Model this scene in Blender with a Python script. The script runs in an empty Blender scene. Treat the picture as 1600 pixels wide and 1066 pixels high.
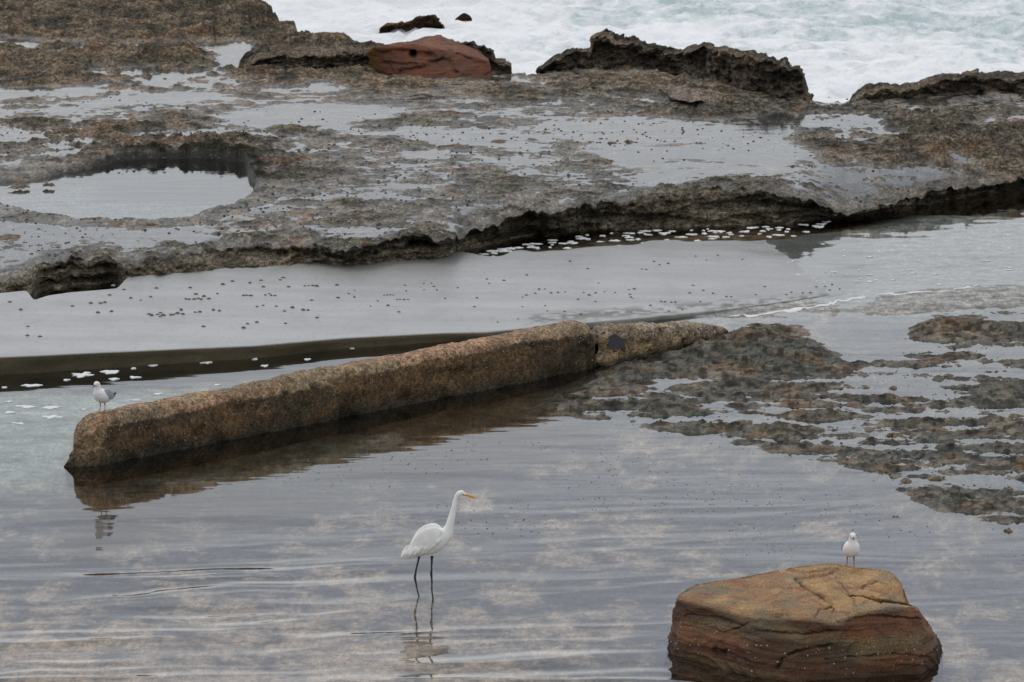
import bpy, math, random
import numpy as np
from mathutils import Vector, Matrix
random.seed(7); RNG = np.random.default_rng(11)
C = bpy.context.scene.collection
R = math.radians

# ------------------------------------------------------------------ camera
CAM_H = 11.2; PITCH = 10.5; FPX = 8889.0; CX, CY = 800.0, 533.0   # heights in m, focal length in photo pixels
cd = bpy.data.cameras.new('camera'); cam = bpy.data.objects.new('camera', cd); C.objects.link(cam)
cam.location = (0, 0, CAM_H); cam.rotation_euler = (R(90 - PITCH), 0, 0)
cd.sensor_width = 36; cd.lens = 200; cd.clip_start = 1; cd.clip_end = 9000
cd.dof.use_dof = True; cd.dof.focus_distance = 57; cd.dof.aperture_fstop = 8
bpy.context.scene.camera = cam

# ------------------------------------------------------------------ sky and sun
SUN_EL, SUN_AZ = 52, -25            # azimuth from +Y towards +X
w = bpy.data.worlds.new('World'); bpy.context.scene.world = w; w.use_nodes = True
nt = w.node_tree; N = nt.nodes; L = nt.links
bg = N['Background']; bg.inputs['Strength'].default_value = 0.1
sky = N.new('ShaderNodeTexSky'); sky.sky_type = 'NISHITA'; sky.sun_disc = False
sky.sun_elevation = R(SUN_EL); sky.sun_rotation = R(SUN_AZ)
tc = N.new('ShaderNodeTexCoord'); sep = N.new('ShaderNodeSeparateXYZ'); L.new(tc.outputs['Generated'], sep.inputs[0])
ramp = N.new('ShaderNodeValToRGB'); L.new(sep.outputs['Z'], ramp.inputs[0])
e = ramp.color_ramp.elements
e[0].position = 0.0; e[0].color = (.92, .94, .97, 1); e[1].position = .8; e[1].color = (.98, 1.0, 1.04, 1)
x = e.new(.16); x.color = (.90, .92, .96, 1); x = e.new(.25); x.color = (.73, .78, .88, 1)
mp = N.new('ShaderNodeMapping'); mp.inputs['Scale'].default_value = (1.5, 1.5, 9); L.new(tc.outputs['Generated'], mp.inputs[0])
cn = N.new('ShaderNodeTexNoise'); cn.inputs['Scale'].default_value = 2.2; cn.inputs['Detail'].default_value = 6
L.new(mp.outputs[0], cn.inputs['Vector'])
mr = N.new('ShaderNodeMapRange'); mr.inputs[1].default_value = .3; mr.inputs[2].default_value = .7
mr.inputs[3].default_value = 8.6; mr.inputs[4].default_value = 11.2; L.new(cn.outputs['Fac'], mr.inputs[0])
vm = N.new('ShaderNodeVectorMath'); vm.operation = 'SCALE'; L.new(ramp.outputs[0], vm.inputs[0]); L.new(mr.outputs[0], vm.inputs['Scale'])
mx = N.new('ShaderNodeMix'); mx.data_type = 'RGBA'; mx.inputs[0].default_value = .9
L.new(sky.outputs[0], mx.inputs[6]); L.new(vm.outputs[0], mx.inputs[7]); L.new(mx.outputs[2], bg.inputs['Color'])
sl = bpy.data.lights.new('sun', 'SUN'); sl.energy = .7; sl.angle = R(25); sl.color = (1, .96, .9)
so = bpy.data.objects.new('sun', sl); C.objects.link(so)
d = Vector((math.sin(R(SUN_AZ)) * math.cos(R(SUN_EL)), math.cos(R(SUN_AZ)) * math.cos(R(SUN_EL)), math.sin(R(SUN_EL))))
so.rotation_euler = d.to_track_quat('Z', 'Y').to_euler(); so.location = d * 60
vs = bpy.context.scene.view_settings; vs.view_transform = 'Standard'; vs.look = 'None'; vs.exposure = 0.0; vs.gamma = 1
vs.use_curve_mapping = False

# ------------------------------------------------------------------ geometry of the site
SP, CP = math.sin(R(PITCH)), math.cos(R(PITCH))
def W(u, v, z=0.0):
    """a point of height z on the sight line through survey point u, v (scalars or arrays)"""
    u = np.asarray(u, float); v = np.asarray(v, float)
    a = (u - CX) / FPX; b = (v - CY) / FPX
    dy = CP - b * SP; dz = -(SP + b * CP)
    t = (z - CAM_H) / dz
    return t * a, t * dy, z + 0 * t
def UV(x, y, z):
    depth = y * CP + (CAM_H - z) * SP
    return CX + FPX * x / depth, CY + FPX * ((CAM_H - z) * CP - y * SP) / depth
def ZR(x, y):                                 # top of the concrete ramp
    return .185 - .0195 * (x + 5) - .003 * (y - 58)
def M0(x, y): return .36 + .01 * x + .012 * (y - 65) + .035 * ss(65.8, 71.0, y) * ss(.8, -2.6, x)
ZPOOL = .325                                   # water level of the rock pool
# the front of the upper shelf: u, v of the lip, v of the foot
LIP = np.array([(-300, 435, 475), (0, 432, 466), (45, 418, 462), (75, 408, 452), (110, 402, 447), (170, 402, 442), (190, 408, 440), (250, 400, 436), (300, 393, 431), (335, 384, 428), (400, 381, 421),
                (450, 380, 417), (500, 383, 415), (540, 392, 412), (600, 377, 410), (660, 374, 405), (705, 372, 400), (730, 362, 392), (765, 352, 383), (800, 336, 372), (840, 333, 369),
                (880, 327, 368), (900, 318, 364), (950, 310, 361), (1000, 303, 358), (1050, 299, 355), (1080, 291, 354), (1130, 295, 353), (1190, 289, 351), (1240, 300, 349),
                (1280, 318, 344), (1310, 331, 341), (1350, 326, 337), (1400, 314, 331), (1460, 299, 319), (1500, 290, 309), (1560, 285, 301), (1600, 278, 293), (1900, 250, 262)], float)
def _lip_tables():
    u = np.arange(-320., 1921., 2.)
    vl = np.interp(u, LIP[:, 0], LIP[:, 1]) + 3.0 * noise(u / 18., u * 0, s=7) + 2.0 * noise(u / 6., u * 0, s=8) + 1.2 * noise(u / 2.6, u * 0, s=18)
    vb = np.interp(u, LIP[:, 0], LIP[:, 2]) + 1.0 * noise(u / 15., u * 0, s=9)
    on = ss(735, 700, u) * (1 - ss(40, 60, u) * ss(195, 175, u))
    zb = np.zeros_like(u)
    for _ in range(12): x, y, _z = W(u, vb, zb); zb = .5 * zb + .5 * ZR(x, y) * on
    xb, yb, _ = W(u, vb, zb)
    zl = zb + (vb - vl) * yb / FPX + .07
    xl, yl, _ = W(u, vl, zl)
    for _ in range(12):
        xl, yl, _z = W(u, vl, zl); m0 = M0(xl, yl); zl = np.where(zl > m0, .5 * zl + .5 * m0, zl)
    k = np.array([1, 2, 3, 2, 1.]); k /= k.sum()
    yl2 = np.convolve(np.pad(yl, 2, mode='edge'), k, 'valid')
    return u, vl, vb, xb, yb, zb, xl, yl2, zl, np.maximum(M0(xl, yl) - zl, 0)
def M(x, y):                                  # the mean surface of the upper shelf
    u = CX + FPX * np.asarray(x) / (np.asarray(y) * .985 + 1.9)
    yl = np.interp(u, TU, TYL); dp = np.interp(u, TU, TDIP)
    return M0(x, y) - dp * np.exp(-np.maximum(y - yl, 0) / 1.3)
def WM(u, v, dz=0.0):
    z = 0.4
    for _ in range(14):
        x, y, _z = W(u, v, z + dz); z = .55 * z + .45 * M(x, y)
    return x, y, z + dz

# ------------------------------------------------------------------ noise
def _h(ix, iy, iz, s):
    n = (ix.astype(np.uint32) * np.uint32(374761393) + iy.astype(np.uint32) * np.uint32(668265263)
         + iz.astype(np.uint32) * np.uint32(2147483647 & 1442695041) + np.uint32((s * 974711) & 0xffffffff))
    n = (n ^ (n >> np.uint32(13))) * np.uint32(1274126177)
    n = (n ^ (n >> np.uint32(15))) * np.uint32(2246822519)
    return ((n ^ (n >> np.uint32(16))) & np.uint32(0xffffff)).astype(np.float32) / np.float32(0xffffff)
def noise(x, y, z=None, s=0):
    x = np.asarray(x, float); y = np.asarray(y, float)
    fx = np.floor(x); fy = np.floor(y); ix = fx.astype(np.int64); iy = fy.astype(np.int64)
    tx = (x - fx).astype(np.float32); ty = (y - fy).astype(np.float32)
    tx = tx * tx * tx * (tx * (tx * 6 - 15) + 10); ty = ty * ty * ty * (ty * (ty * 6 - 15) + 10)
    def lay(iz):
        a = _h(ix, iy, iz, s); b = _h(ix + 1, iy, iz, s); c = _h(ix, iy + 1, iz, s); d_ = _h(ix + 1, iy + 1, iz, s)
        return (a + (b - a) * tx) * (1 - ty) + (c + (d_ - c) * tx) * ty
    if z is None: return lay(np.zeros_like(ix)) * 2 - 1
    z = np.asarray(z, float) + 0 * x; fz = np.floor(z); iz = fz.astype(np.int64); tz = (z - fz).astype(np.float32)
    tz = tz * tz * (3 - 2 * tz)
    return (lay(iz) * (1 - tz) + lay(iz + 1) * tz) * 2 - 1
def fbm(x, y, z=None, o=5, s=0, g=.5):
    r = 0; a = 1; t = 0
    for i in range(o):
        r = r + a * noise(x, y, z, s + i * 17); t += a; a *= g
        x, y = (x * .8 - y * .6) * 2.03 + 5.1, (x * .6 + y * .8) * 2.03 + 1.7
        if z is not None: z = z * 2.03 + 3.3
    return r / t
def ss(a, b, x): t = np.clip((x - a) / (b - a), 0, 1); return t * t * (3 - 2 * t)
def lerp(a, b, t): return a + (b - a) * t
def blob(u, v, cu, cv, ru, rv): return np.exp(-(((u - cu) / ru) ** 2 + ((v - cv) / rv) ** 2))
def terrace(h, step, k=.75):
    q = h / step; f = np.floor(q); t = q - f
    return (f + ss(k - .25, k + .1, t)) * step * .85 + h * .15
def sdist(u, v, poly, sv=4.0):
    """signed distance to a polygon, positive inside; v stretched by sv for the foreshortening"""
    shape = u.shape; u = u.ravel(); v = v.ravel() * sv; d2 = np.full(u.shape, 1e18); ins = np.zeros(u.shape, bool)
    P = [(a, b * sv) for a, b in poly]
    for i in range(len(P)):
        x0, y0 = P[i]; x1, y1 = P[(i + 1) % len(P)]
        ex, ey = x1 - x0, y1 - y0
        t = np.clip(((u - x0) * ex + (v - y0) * ey) / (ex * ex + ey * ey + 1e-9), 0, 1)
        d2 = np.minimum(d2, (u - x0 - t * ex) ** 2 + (v - y0 - t * ey) ** 2)
        if abs(ey) > 1e-9:
            c = ((y0 > v) != (y1 > v)) & (u < ex * (v - y0) / ey + x0); ins ^= c
    return (np.sqrt(d2) * np.where(ins, 1, -1)).reshape(shape)

TU, TVL, TVB, TXB, TYB, TZB, TXL, TYL, TZL, TDIP = _lip_tables()
def pdist(u, v, line):
    d2 = np.full(u.shape, 1e18)
    for (x0, y0), (x1, y1) in zip(line[:-1], line[1:]):
        ex, ey = x1 - x0, y1 - y0; t = np.clip(((u - x0) * ex + (v - y0) * ey) / (ex * ex + ey * ey + 1e-9), 0, 1)
        d2 = np.minimum(d2, (u - x0 - t * ex) ** 2 + (v - y0 - t * ey) ** 2)
    return np.sqrt(d2)
# ------------------------------------------------------------------ mesh helpers
def mesh_np(name, V, F, mat, parent=None, smooth=True, col=None, wet=None):
    me = bpy.data.meshes.new(name); V = np.asarray(V, np.float32); F = np.asarray(F, np.int32)
    me.vertices.add(len(V)); me.vertices.foreach_set('co', V.ravel())
    k = F.shape[1]; me.loops.add(F.size); me.loops.foreach_set('vertex_index', F.ravel())
    me.polygons.add(len(F)); me.polygons.foreach_set('loop_start', np.arange(0, F.size, k, dtype=np.int32))
    me.polygons.foreach_set('use_smooth', np.full(len(F), smooth))
    me.update(calc_edges=True); me.validate()
    if col is not None:
        a = me.attributes.new('col', 'FLOAT_COLOR', 'POINT'); cc = np.ones((len(V), 4), np.float32); cc[:, :3] = col
        a.data.foreach_set('color', cc.ravel())
    if wet is not None:
        a = me.attributes.new('wet', 'FLOAT', 'POINT'); a.data.foreach_set('value', np.asarray(wet, np.float32).ravel())
    me.materials.append(mat); o = bpy.data.objects.new(name, me); C.objects.link(o)
    if parent: o.parent = parent
    return o
def gridF(r, c, wrap=False):
    i = np.arange((r - 1) * (c if wrap else c - 1)); cc = c if wrap else c - 1
    a = i // cc; b = i % cc; b2 = (b + 1) % c
    return np.stack([a * c + b, a * c + b2, (a + 1) * c + b2, (a + 1) * c + b], 1)
def grid_mesh(name, X, Y, Z, mat, parent=None, col=None, wet=None, flip=False):
    r, c = X.shape; F = gridF(r, c)
    if flip: F = F[:, ::-1]
    V = np.stack([X.ravel(), Y.ravel(), Z.ravel()], 1)
    return mesh_np(name, V, F, mat, parent, True, None if col is None else col.reshape(-1, 3), wet)
def tag(o, label=None, cat=None, group=None, kind=None):
    if label: o['label'] = label
    if cat: o['category'] = cat
    if group: o['group'] = group
    if kind: o['kind'] = kind
    return o
def empty(name, loc, rz=0):
    o = bpy.data.objects.new(name, None); o.empty_display_size = .1; C.objects.link(o); o.location = loc; o.rotation_euler.z = rz; return o

# ------------------------------------------------------------------ materials
def mat_new(name):
    m = bpy.data.materials.new(name); m.use_nodes = True; return m, m.node_tree.nodes, m.node_tree.links, m.node_tree.nodes['Principled BSDF']
def nz(n, l, scale, detail=4, rough=.55, vec=None, sc=None):
    t = n.new('ShaderNodeTexNoise'); t.inputs['Scale'].default_value = scale; t.inputs['Detail'].default_value = detail
    t.inputs['Roughness'].default_value = rough
    if vec is None: vec = n.new('ShaderNodeTexCoord').outputs['Object']
    if sc:
        m_ = n.new('ShaderNodeMapping'); m_.inputs['Scale'].default_value = sc; l.new(vec, m_.inputs[0]); vec = m_.outputs[0]
    l.new(vec, t.inputs['Vector']); return t.outputs['Fac']
def mrange(n, l, src, a, b, c, d_):
    t = n.new('ShaderNodeMapRange'); l.new(src, t.inputs[0])
    for i, q in enumerate((a, b, c, d_)): t.inputs[i + 1].default_value = q
    return t.outputs[0]
def mixc(n, l, fac, a, b, blend='MIX'):
    t = n.new('ShaderNodeMix'); t.data_type = 'RGBA'; t.blend_type = blend
    for s_, q in ((0, fac), (6, a), (7, b)):
        if hasattr(q, 'node'): l.new(q, t.inputs[s_])
        elif isinstance(q, (int, float)): t.inputs[s_].default_value = q
        else: t.inputs[s_].default_value = (*q, 1)
    return t.outputs[2]
def bump(n, l, h, dist, strength=1.0, normal=None):
    t = n.new('ShaderNodeBump'); t.inputs['Distance'].default_value = dist; t.inputs['Strength'].default_value = strength
    l.new(h, t.inputs['Height'])
    if normal: l.new(normal, t.inputs['Normal'])
    return t.outputs[0]

def rock_mat(name, speck=.35, bumpd=.012, sc=(1, 1, 2)):
    """colour zones come from the mesh; grain, speckle and relief from noise"""
    m, n, l, p = mat_new(name)
    a = n.new('ShaderNodeAttribute'); a.attribute_name = 'col'; wt = n.new('ShaderNodeAttribute'); wt.attribute_name = 'wet'
    f1 = nz(n, l, 6, 8, .65, sc=sc); f2 = nz(n, l, 24, 6, .72, sc=(1, .28, 2.2)); f3 = nz(n, l, 75, 3, .65, sc=(1, .30, 2))
    v1 = mrange(n, l, f1, .38, .62, .62, 1.42); v2 = mrange(n, l, f2, .39, .61, 1 - speck * 1.25, 1 + speck * 1.35); v3 = mrange(n, l, f3, .4, .6, 1 - speck, 1 + speck)
    mu = n.new('ShaderNodeMath'); mu.operation = 'MULTIPLY'; l.new(v1, mu.inputs[0]); l.new(v2, mu.inputs[1])
    mu2 = n.new('ShaderNodeMath'); mu2.operation = 'MULTIPLY'; l.new(mu.outputs[0], mu2.inputs[0]); l.new(v3, mu2.inputs[1])
    vv = n.new('ShaderNodeVectorMath'); vv.operation = 'SCALE'; l.new(a.outputs['Color'], vv.inputs[0]); l.new(mu2.outputs[0], vv.inputs['Scale'])
    l.new(vv.outputs[0], p.inputs['Base Color'])
    l.new(mrange(n, l, wt.outputs['Fac'], 0, 1, .9, .4), p.inputs['Roughness']); l.new(mrange(n, l, wt.outputs['Fac'], .2, 1, .08, .45), p.inputs['Specular IOR Level'])
    b1 = bump(n, l, f2, bumpd, .9); b2 = bump(n, l, f3, bumpd * .3, .8, b1); l.new(b2, p.inputs['Normal'])
    return m
MAT_ROCK = rock_mat('shelf_rock', .48, .02); MAT_BED = rock_mat('pool_bed', .20, .008)

def water_mat(name, tint=(.90, .93, .93), waves=((2.2, .02), (9, .004)), rough=.03, stretch=(.35, 1.3, 1), rot=-8, patch=0):
    m, n, l, p = mat_new(name); n.remove(p); out = n['Material Output']
    tcn = n.new('ShaderNodeTexCoord').outputs['Object']
    mpn = n.new('ShaderNodeMapping'); mpn.inputs['Rotation'].default_value = (0, 0, R(rot)); mpn.inputs['Scale'].default_value = stretch
    l.new(tcn, mpn.inputs[0]); nrm = None
    calm = mrange(n, l, nz(n, l, .35, 2, .5, vec=mpn.outputs[0]), .35, .65, .45, 1.0)
    for s_, dd in waves:
        f = nz(n, l, s_, 2.5, .5, vec=mpn.outputs[0])
        mu = n.new('ShaderNodeMath'); mu.operation = 'MULTIPLY'; l.new(f, mu.inputs[0]); l.new(calm, mu.inputs[1])
        nrm = bump(n, l, mu.outputs[0], dd, 1, nrm)
    fr = n.new('ShaderNodeFresnel'); fr.inputs['IOR'].default_value = 1.34; l.new(nrm, fr.inputs['Normal'])
    g = n.new('ShaderNodeBsdfGlossy'); g.inputs['Roughness'].default_value = rough; l.new(nrm, g.inputs['Normal']); g.inputs['Color'].default_value = (1, 1, 1, 1)
    t = n.new('ShaderNodeBsdfTransparent'); t.inputs['Color'].default_value = (*tint, 1)
    ms = n.new('ShaderNodeMixShader'); l.new(fr.outputs[0], ms.inputs[0]); l.new(t.outputs[0], ms.inputs[1]); l.new(g.outputs[0], ms.inputs[2])
    l.new(ms.outputs[0], out.inputs['Surface']); return m

def simple(name, colr, rough=.6, var=.15, sc=40, bd=0.0, spec=.5):
    m, n, l, p = mat_new(name)
    f = nz(n, l, sc, 4, .6); v = mrange(n, l, f, .3, .7, 1 - var, 1 + var)
    vv = n.new('ShaderNodeVectorMath'); vv.operation = 'SCALE'; vv.inputs[0].default_value = colr; l.new(v, vv.inputs['Scale'])
    l.new(vv.outputs[0], p.inputs['Base Color']); p.inputs['Roughness'].default_value = rough; p.inputs['Specular IOR Level'].default_value = spec
    if bd: l.new(bump(n, l, f, bd), p.inputs['Normal'])
    return m

# ================================================================== the lower ground: pool bed and the low rock flat
FLAT = [(835, 628), (900, 600), (930, 580), (985, 560), (1060, 545), (1130, 525), (1170, 505), (1240, 512), (1290, 545), (1350, 556), (1410, 545),
        (1416, 515), (1470, 495), (1550, 485), (1900, 478), (2000, 860), (1600, 838), (1520, 812), (1430, 795), (1390, 765), (1370, 742),
        (1230, 716), (1150, 700), (1110, 688), (990, 668), (880, 652)]
def lower_ground():
    nc, nr = 900, 640
    u = np.linspace(-260, 1860, nc); v = np.linspace(1190, 330, nr)
    U, V_ = np.meshgrid(u, v); X, Y, _ = W(U, V_, 0.0)
    big = fbm(X * .55, Y * .55, o=3, s=3); med = fbm(X * 2.2, Y * 1.5, o=5, s=9, g=.6); fine = fbm(X * 9, Y * 7, o=4, s=21, g=.6)
    sd = sdist(U + 22 * fbm(X * 1.8, Y * 1.8, o=3, s=40), V_ + 9 * fbm(X * 1.8, Y * 1.8, o=4, s=50), FLAT)
    inside = ss(-45, 40, sd)
    Z = -.20 + .05 * big + .015 * med
    Z = Z + .12 * ss(540, 480, V_)
    Z = Z + .10 * ss(-330, 0, sd)                                   # shoaling towards the flat
    streak = fbm(X * 1.1 + .4 * Y, Y * 3.2, o=6, s=61, g=.58)
    off = (-.003 + .050 * blob(U, V_, 1190, 560, 110, 45) + .03 * blob(U, V_, 1060, 620, 110, 26) + .06 * blob(U, V_, 1500, 512, 110, 14)
           + .022 * blob(U, V_, 1500, 712, 160, 22) + .02 * blob(U, V_, 1560, 640, 60, 30) + .03 * blob(U, V_, 1520, 790, 110, 14)
           + .02 * blob(U, V_, 1250, 640, 160, 40) + .02 * blob(U, V_, 1180, 690, 120, 12) - .05 * blob(U, V_, 1380, 605, 85, 16)
           - .03 * blob(U, V_, 1050, 600, 50, 10) - .035 * blob(U, V_, 1560, 755, 90, 10) - .03 * blob(U, V_, 1180, 648, 70, 9)
           - .05 * blob(U, V_, 1370, 520, 60, 22) - .03 * blob(U, V_, 1330, 690, 60, 8))
    rk = off + terrace(.085 * streak, .014) + .030 * fine + .03 * fbm(X * 2.6, Y * 6, o=5, s=66, g=.65) + .015 * np.maximum(fbm(X * 4, Y * 4, o=3, s=77), 0)
    Z = Z * (1 - inside) + np.maximum(rk, -.09) * inside
    # a broken mound just beyond the end of the beam and the dark ledge on the right
    Z = Z + inside * (.10 * blob(U, V_, 1170, 540, 90, 22) + .07 * blob(U, V_, 1240, 552, 50, 16) + .08 * blob(U, V_, 1480, 512, 60, 8)) * (.6 + .8 * fbm(X * 3, Y * 3, o=5, s=91, g=.65))
    # toe of the upper shelf
    # colours
    c_sand = np.array([.44, .32, .24]); c_dark = np.array([.085, .075, .075]); c_weed_refl = np.array([.055, .034, .014]); c_rock = np.array([.150, .125, .095]); c_gr = np.array([.100, .096, .078])
    pn = fbm(X * 2.4, Y * 1.3, o=6, s=101, g=.7)
    near = ss(800, 1050, V_) * (1.15 - .65 * ss(500, 1300, U))
    t = .9 * ss(-.06 - .45 * near, .48 - .38 * near, pn)[..., None]
    col = lerp(c_dark, c_sand, t)
    gz = ss(-200, 100, 500 - U) * ss(560, 600, V_) * ss(760, 690, V_)             # pale greenish sand in the channel at the left
    col = lerp(col, np.array([.30, .34, .29]), (gz * .85)[..., None])
    # weedy brown bottom along the foot of the beam, darkened to deepen its reflection
    bl = 730 - (U - 105) * .186
    wb = ss(105, 50, np.abs(V_ - (bl + 34))) * ss(60, 160, U) * ss(1000, 900, U)
    wb = np.clip(wb * (1.1 + fbm(X * 1.5, Y * 1.5, o=4, s=120)), 0, 1)
    col = lerp(col, c_weed_refl, (wb * .9)[..., None])
    # grey sheet of rock beyond the ramp
    gq = ss(520, 470, V_)
    col = lerp(col, np.array([.27, .265, .245]), gq[..., None])
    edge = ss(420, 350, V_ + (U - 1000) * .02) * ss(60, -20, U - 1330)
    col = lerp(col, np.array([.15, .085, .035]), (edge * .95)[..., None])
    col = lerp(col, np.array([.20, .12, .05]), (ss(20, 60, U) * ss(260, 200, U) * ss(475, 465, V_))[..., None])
    rn = fbm(X * 1.4, Y * 1.4, o=5, s=140)
    rc = lerp(c_gr, c_rock, ss(-.3, .35, rn)[..., None]); rc = lerp(rc, np.array([.15, .092, .050]), (ss(.2, .4, fbm(X * 2.8, Y * 3.6, o=4, s=155)) * .6)[..., None])
    rc = lerp(rc, np.array([.05, .046, .038]), (ss(.02, .4, fbm(X * 7, Y * 7, o=4, s=160)) * .6)[..., None])
    col = lerp(col, rc, inside[..., None])
    wet = np.where(Z > -.01, .45 * ss(.05, 0, Z), .2)
    col = lerp(col, col * .35, (inside * ss(-.05, .25, fbm(X * 13, Y * 9, o=3, s=170)))[..., None])
    return grid_mesh('rock_flat', X, Y, Z, MAT_BED, col=col, wet=wet), (X, Y, Z)
lg, LG = lower_ground(); tag(lg, kind='structure')

# ================================================================== the upper rock shelf
BACK = np.array([(-300, -60), (300, -40), (370, -16), (400, 2), (450, 42), (500, 55), (575, 72), (640, 84), (700, 92), (770, 103), (800, 113), (835, 117), (900, 108), (1000, 108), (1200, 146), (1258, 157),
                 (1330, 159), (1420, 148), (1500, 138), (1600, 132), (1900, 110)], float)
POOL = [(-120, 292), (0, 286), (60, 278), (115, 268), (165, 258), (200, 250), (260, 248), (330, 247), (380, 254), (393, 280), (410, 300), (385, 315), (335, 328), (300, 341), (210, 343), (120, 341), (50, 330), (0, 318), (-120, 322)]
PUD = [[(310, 74), (352, 63), (388, 64), (386, 84), (420, 100), (380, 106), (345, 98), (338, 82)],
       [(-60, 72), (-40, 62), (60, 62), (98, 66), (60, 71), (0, 73)], [(640, 216), (700, 206), (760, 206), (800, 214), (770, 226), (690, 228)],
       [(1380, 160), (1420, 152), (1500, 152), (1440, 163)], [(1490, 166), (1540, 163), (1530, 170)], [(215, 38), (262, 36), (258, 43), (220, 44)],
       [(940, 210), (1020, 198), (1200, 196), (1262, 206), (1240, 215), (1275, 240), (1230, 268), (1050, 280), (960, 262), (900, 232)],
       [(325, 182), (420, 165), (520, 160), (640, 165), (620, 182), (500, 196), (380, 200)], [(120, 160), (220, 150), (330, 145), (360, 152), (240, 166), (130, 172)],
       [(-60, 140), (60, 134), (170, 136), (150, 146), (0, 150)]]
def shelf_off(X, Y):
    U, V_ = UV(X, Y, M(X, Y)); Up, Vp = UV(X, Y, ZPOOL + 0 * X)
    wu = U + 14 * fbm(X * 1.3, Y * 1.3, o=3, s=201); wv = V_ + 5 * fbm(X * 1.3, Y * 1.3, o=4, s=211)
    rough = np.clip(.32 + .9 * ss(170, 110, V_ + .03 * U) * ss(900, 500, U) + .75 * ss(160, 260, V_) * 0 + .8 * blob(U, V_, 260, 215, 190, 28) + .5 * blob(U, V_, 60, 215, 140, 25)
                    + .8 * blob(U, V_, 1480, 230, 170, 55) + .5 * blob(U, V_, 1000, 140, 170, 22) + .35 * blob(U, V_, 600, 372, 150, 20) + .45 * blob(U, V_, 300, 375, 150, 16)
                    + .7 * blob(U, V_, 1180, 172, 150, 14) + .4 * blob(U, V_, 1150, 290, 200, 14) + .3 * blob(U, V_, 1300, 180, 150, 14), 0, 1.4)
    off = (.003 + .055 * ss(150, 90, V_ + .03 * U) * ss(1000, 500, U) + .030 * blob(U, V_, 180, 200, 260, 22) + .015 * blob(U, V_, 640, 145, 220, 12)
           + .035 * blob(U, V_, 1000, 145, 180, 22) + .05 * blob(U, V_, 1500, 235, 190, 50) + .03 * blob(U, V_, 1420, 180, 170, 10)
           + .012 * blob(U, V_, 500, 345, 300, 20) + .015 * blob(U, V_, 600, 372, 170, 18) + .012 * blob(U, V_, 250, 372, 200, 14) + .018 * blob(U, V_, 1150, 290, 250, 10)
           + .02 * blob(U, V_, 470, 290, 90, 30) + .012 * blob(U, V_, 760, 285, 300, 25)
           - .012 * blob(U, V_, 100, 355, 200, 10) + .06 * blob(U, V_, 1210, 172, 120, 12) + .06 * blob(U, V_, 1100, 180, 60, 7))
    st = fbm(X * 1.0, Y * 2.4, o=6, s=221, g=.6); md = fbm(X * 1.1, Y * 1.1, o=5, s=231, g=.55); fn = fbm(X * 7, Y * 8, o=4, s=241, g=.6)
    lines = fbm(X * .8 + .15 * Y, Y * 5.5, o=4, s=251, g=.55)
    rdg = 1 - np.abs(fbm(X * 2.3, Y * 2.3, o=4, s=261)) * 2.2
    Z = off + (1 - .6 * rough) * (.013 * st + .016 * fbm(X * 1.6 + .3 * Y, Y * 9, o=4, s=297, g=.6)) + .006 * fbm(X * 14, Y * 16, o=3, s=296, g=.7) + rough * (terrace(.12 * md, .03) + .035 * rdg - .02) + .010 * fn * (1 + 2.6 * rough) + .010 * lines - rough * .035 * ss(.08, .4, fbm(X * 4.5, Y * 4.0, o=3, s=271)) + rough * .02 * fbm(X * 17, Y * 15, o=2, s=281)
    # the mound over the back of the pool and its hollow
    Z = Z + .16 * blob(U, V_, 270, 92, 75, 10) + .10 * blob(U, V_, 70, 42, 60, 8) + .14 * blob(U, V_, 300, 48, 40, 7) + .12 * blob(U, V_, 480, 78, 70, 15) + .10 * blob(U, V_, 460, 118, 80, 10) + .08 * blob(U, V_, 640, 133, 40, 5)
    Z = Z + .25 * ss(70, -10, V_) * ss(460, 380, U) * .6
    sdp = sdist(Up + .4 * (wu - U), Vp + .4 * (wv - V_), POOL, 4)
    back = ss(300, 285, Vp) * ss(40, 160, Up)
    Z = Z + back * .03 * ss(-120, -20, sdp) * (1 + fn * 2)
    Z = np.where(sdp > -60, np.maximum(Z, lerp(Z, (ZPOOL - M(X, Y)) + .004 + .010 * fn, ss(-60, -12, sdp) * (1 - back))), Z)
    Z = lerp(Z, ZPOOL - .16 + .03 * md - M(X, Y), ss(-3, 5 + 20 * (1 - back), sdp))
    for q, P in enumerate(PUD):
        s_ = sdist(wu + 8 * st * 10 * .3, wv + 2.5 * st, P, 4); dep = (-.03, -.03, -.016, -.03, -.02, -.02, -.005, -.009, -.012, -.014)[q]
        Z = lerp(Z, dep + .010 * st + .004 * fn, ss(-22, 22, s_))
    return Z, U, V_, rough, sdp
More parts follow.
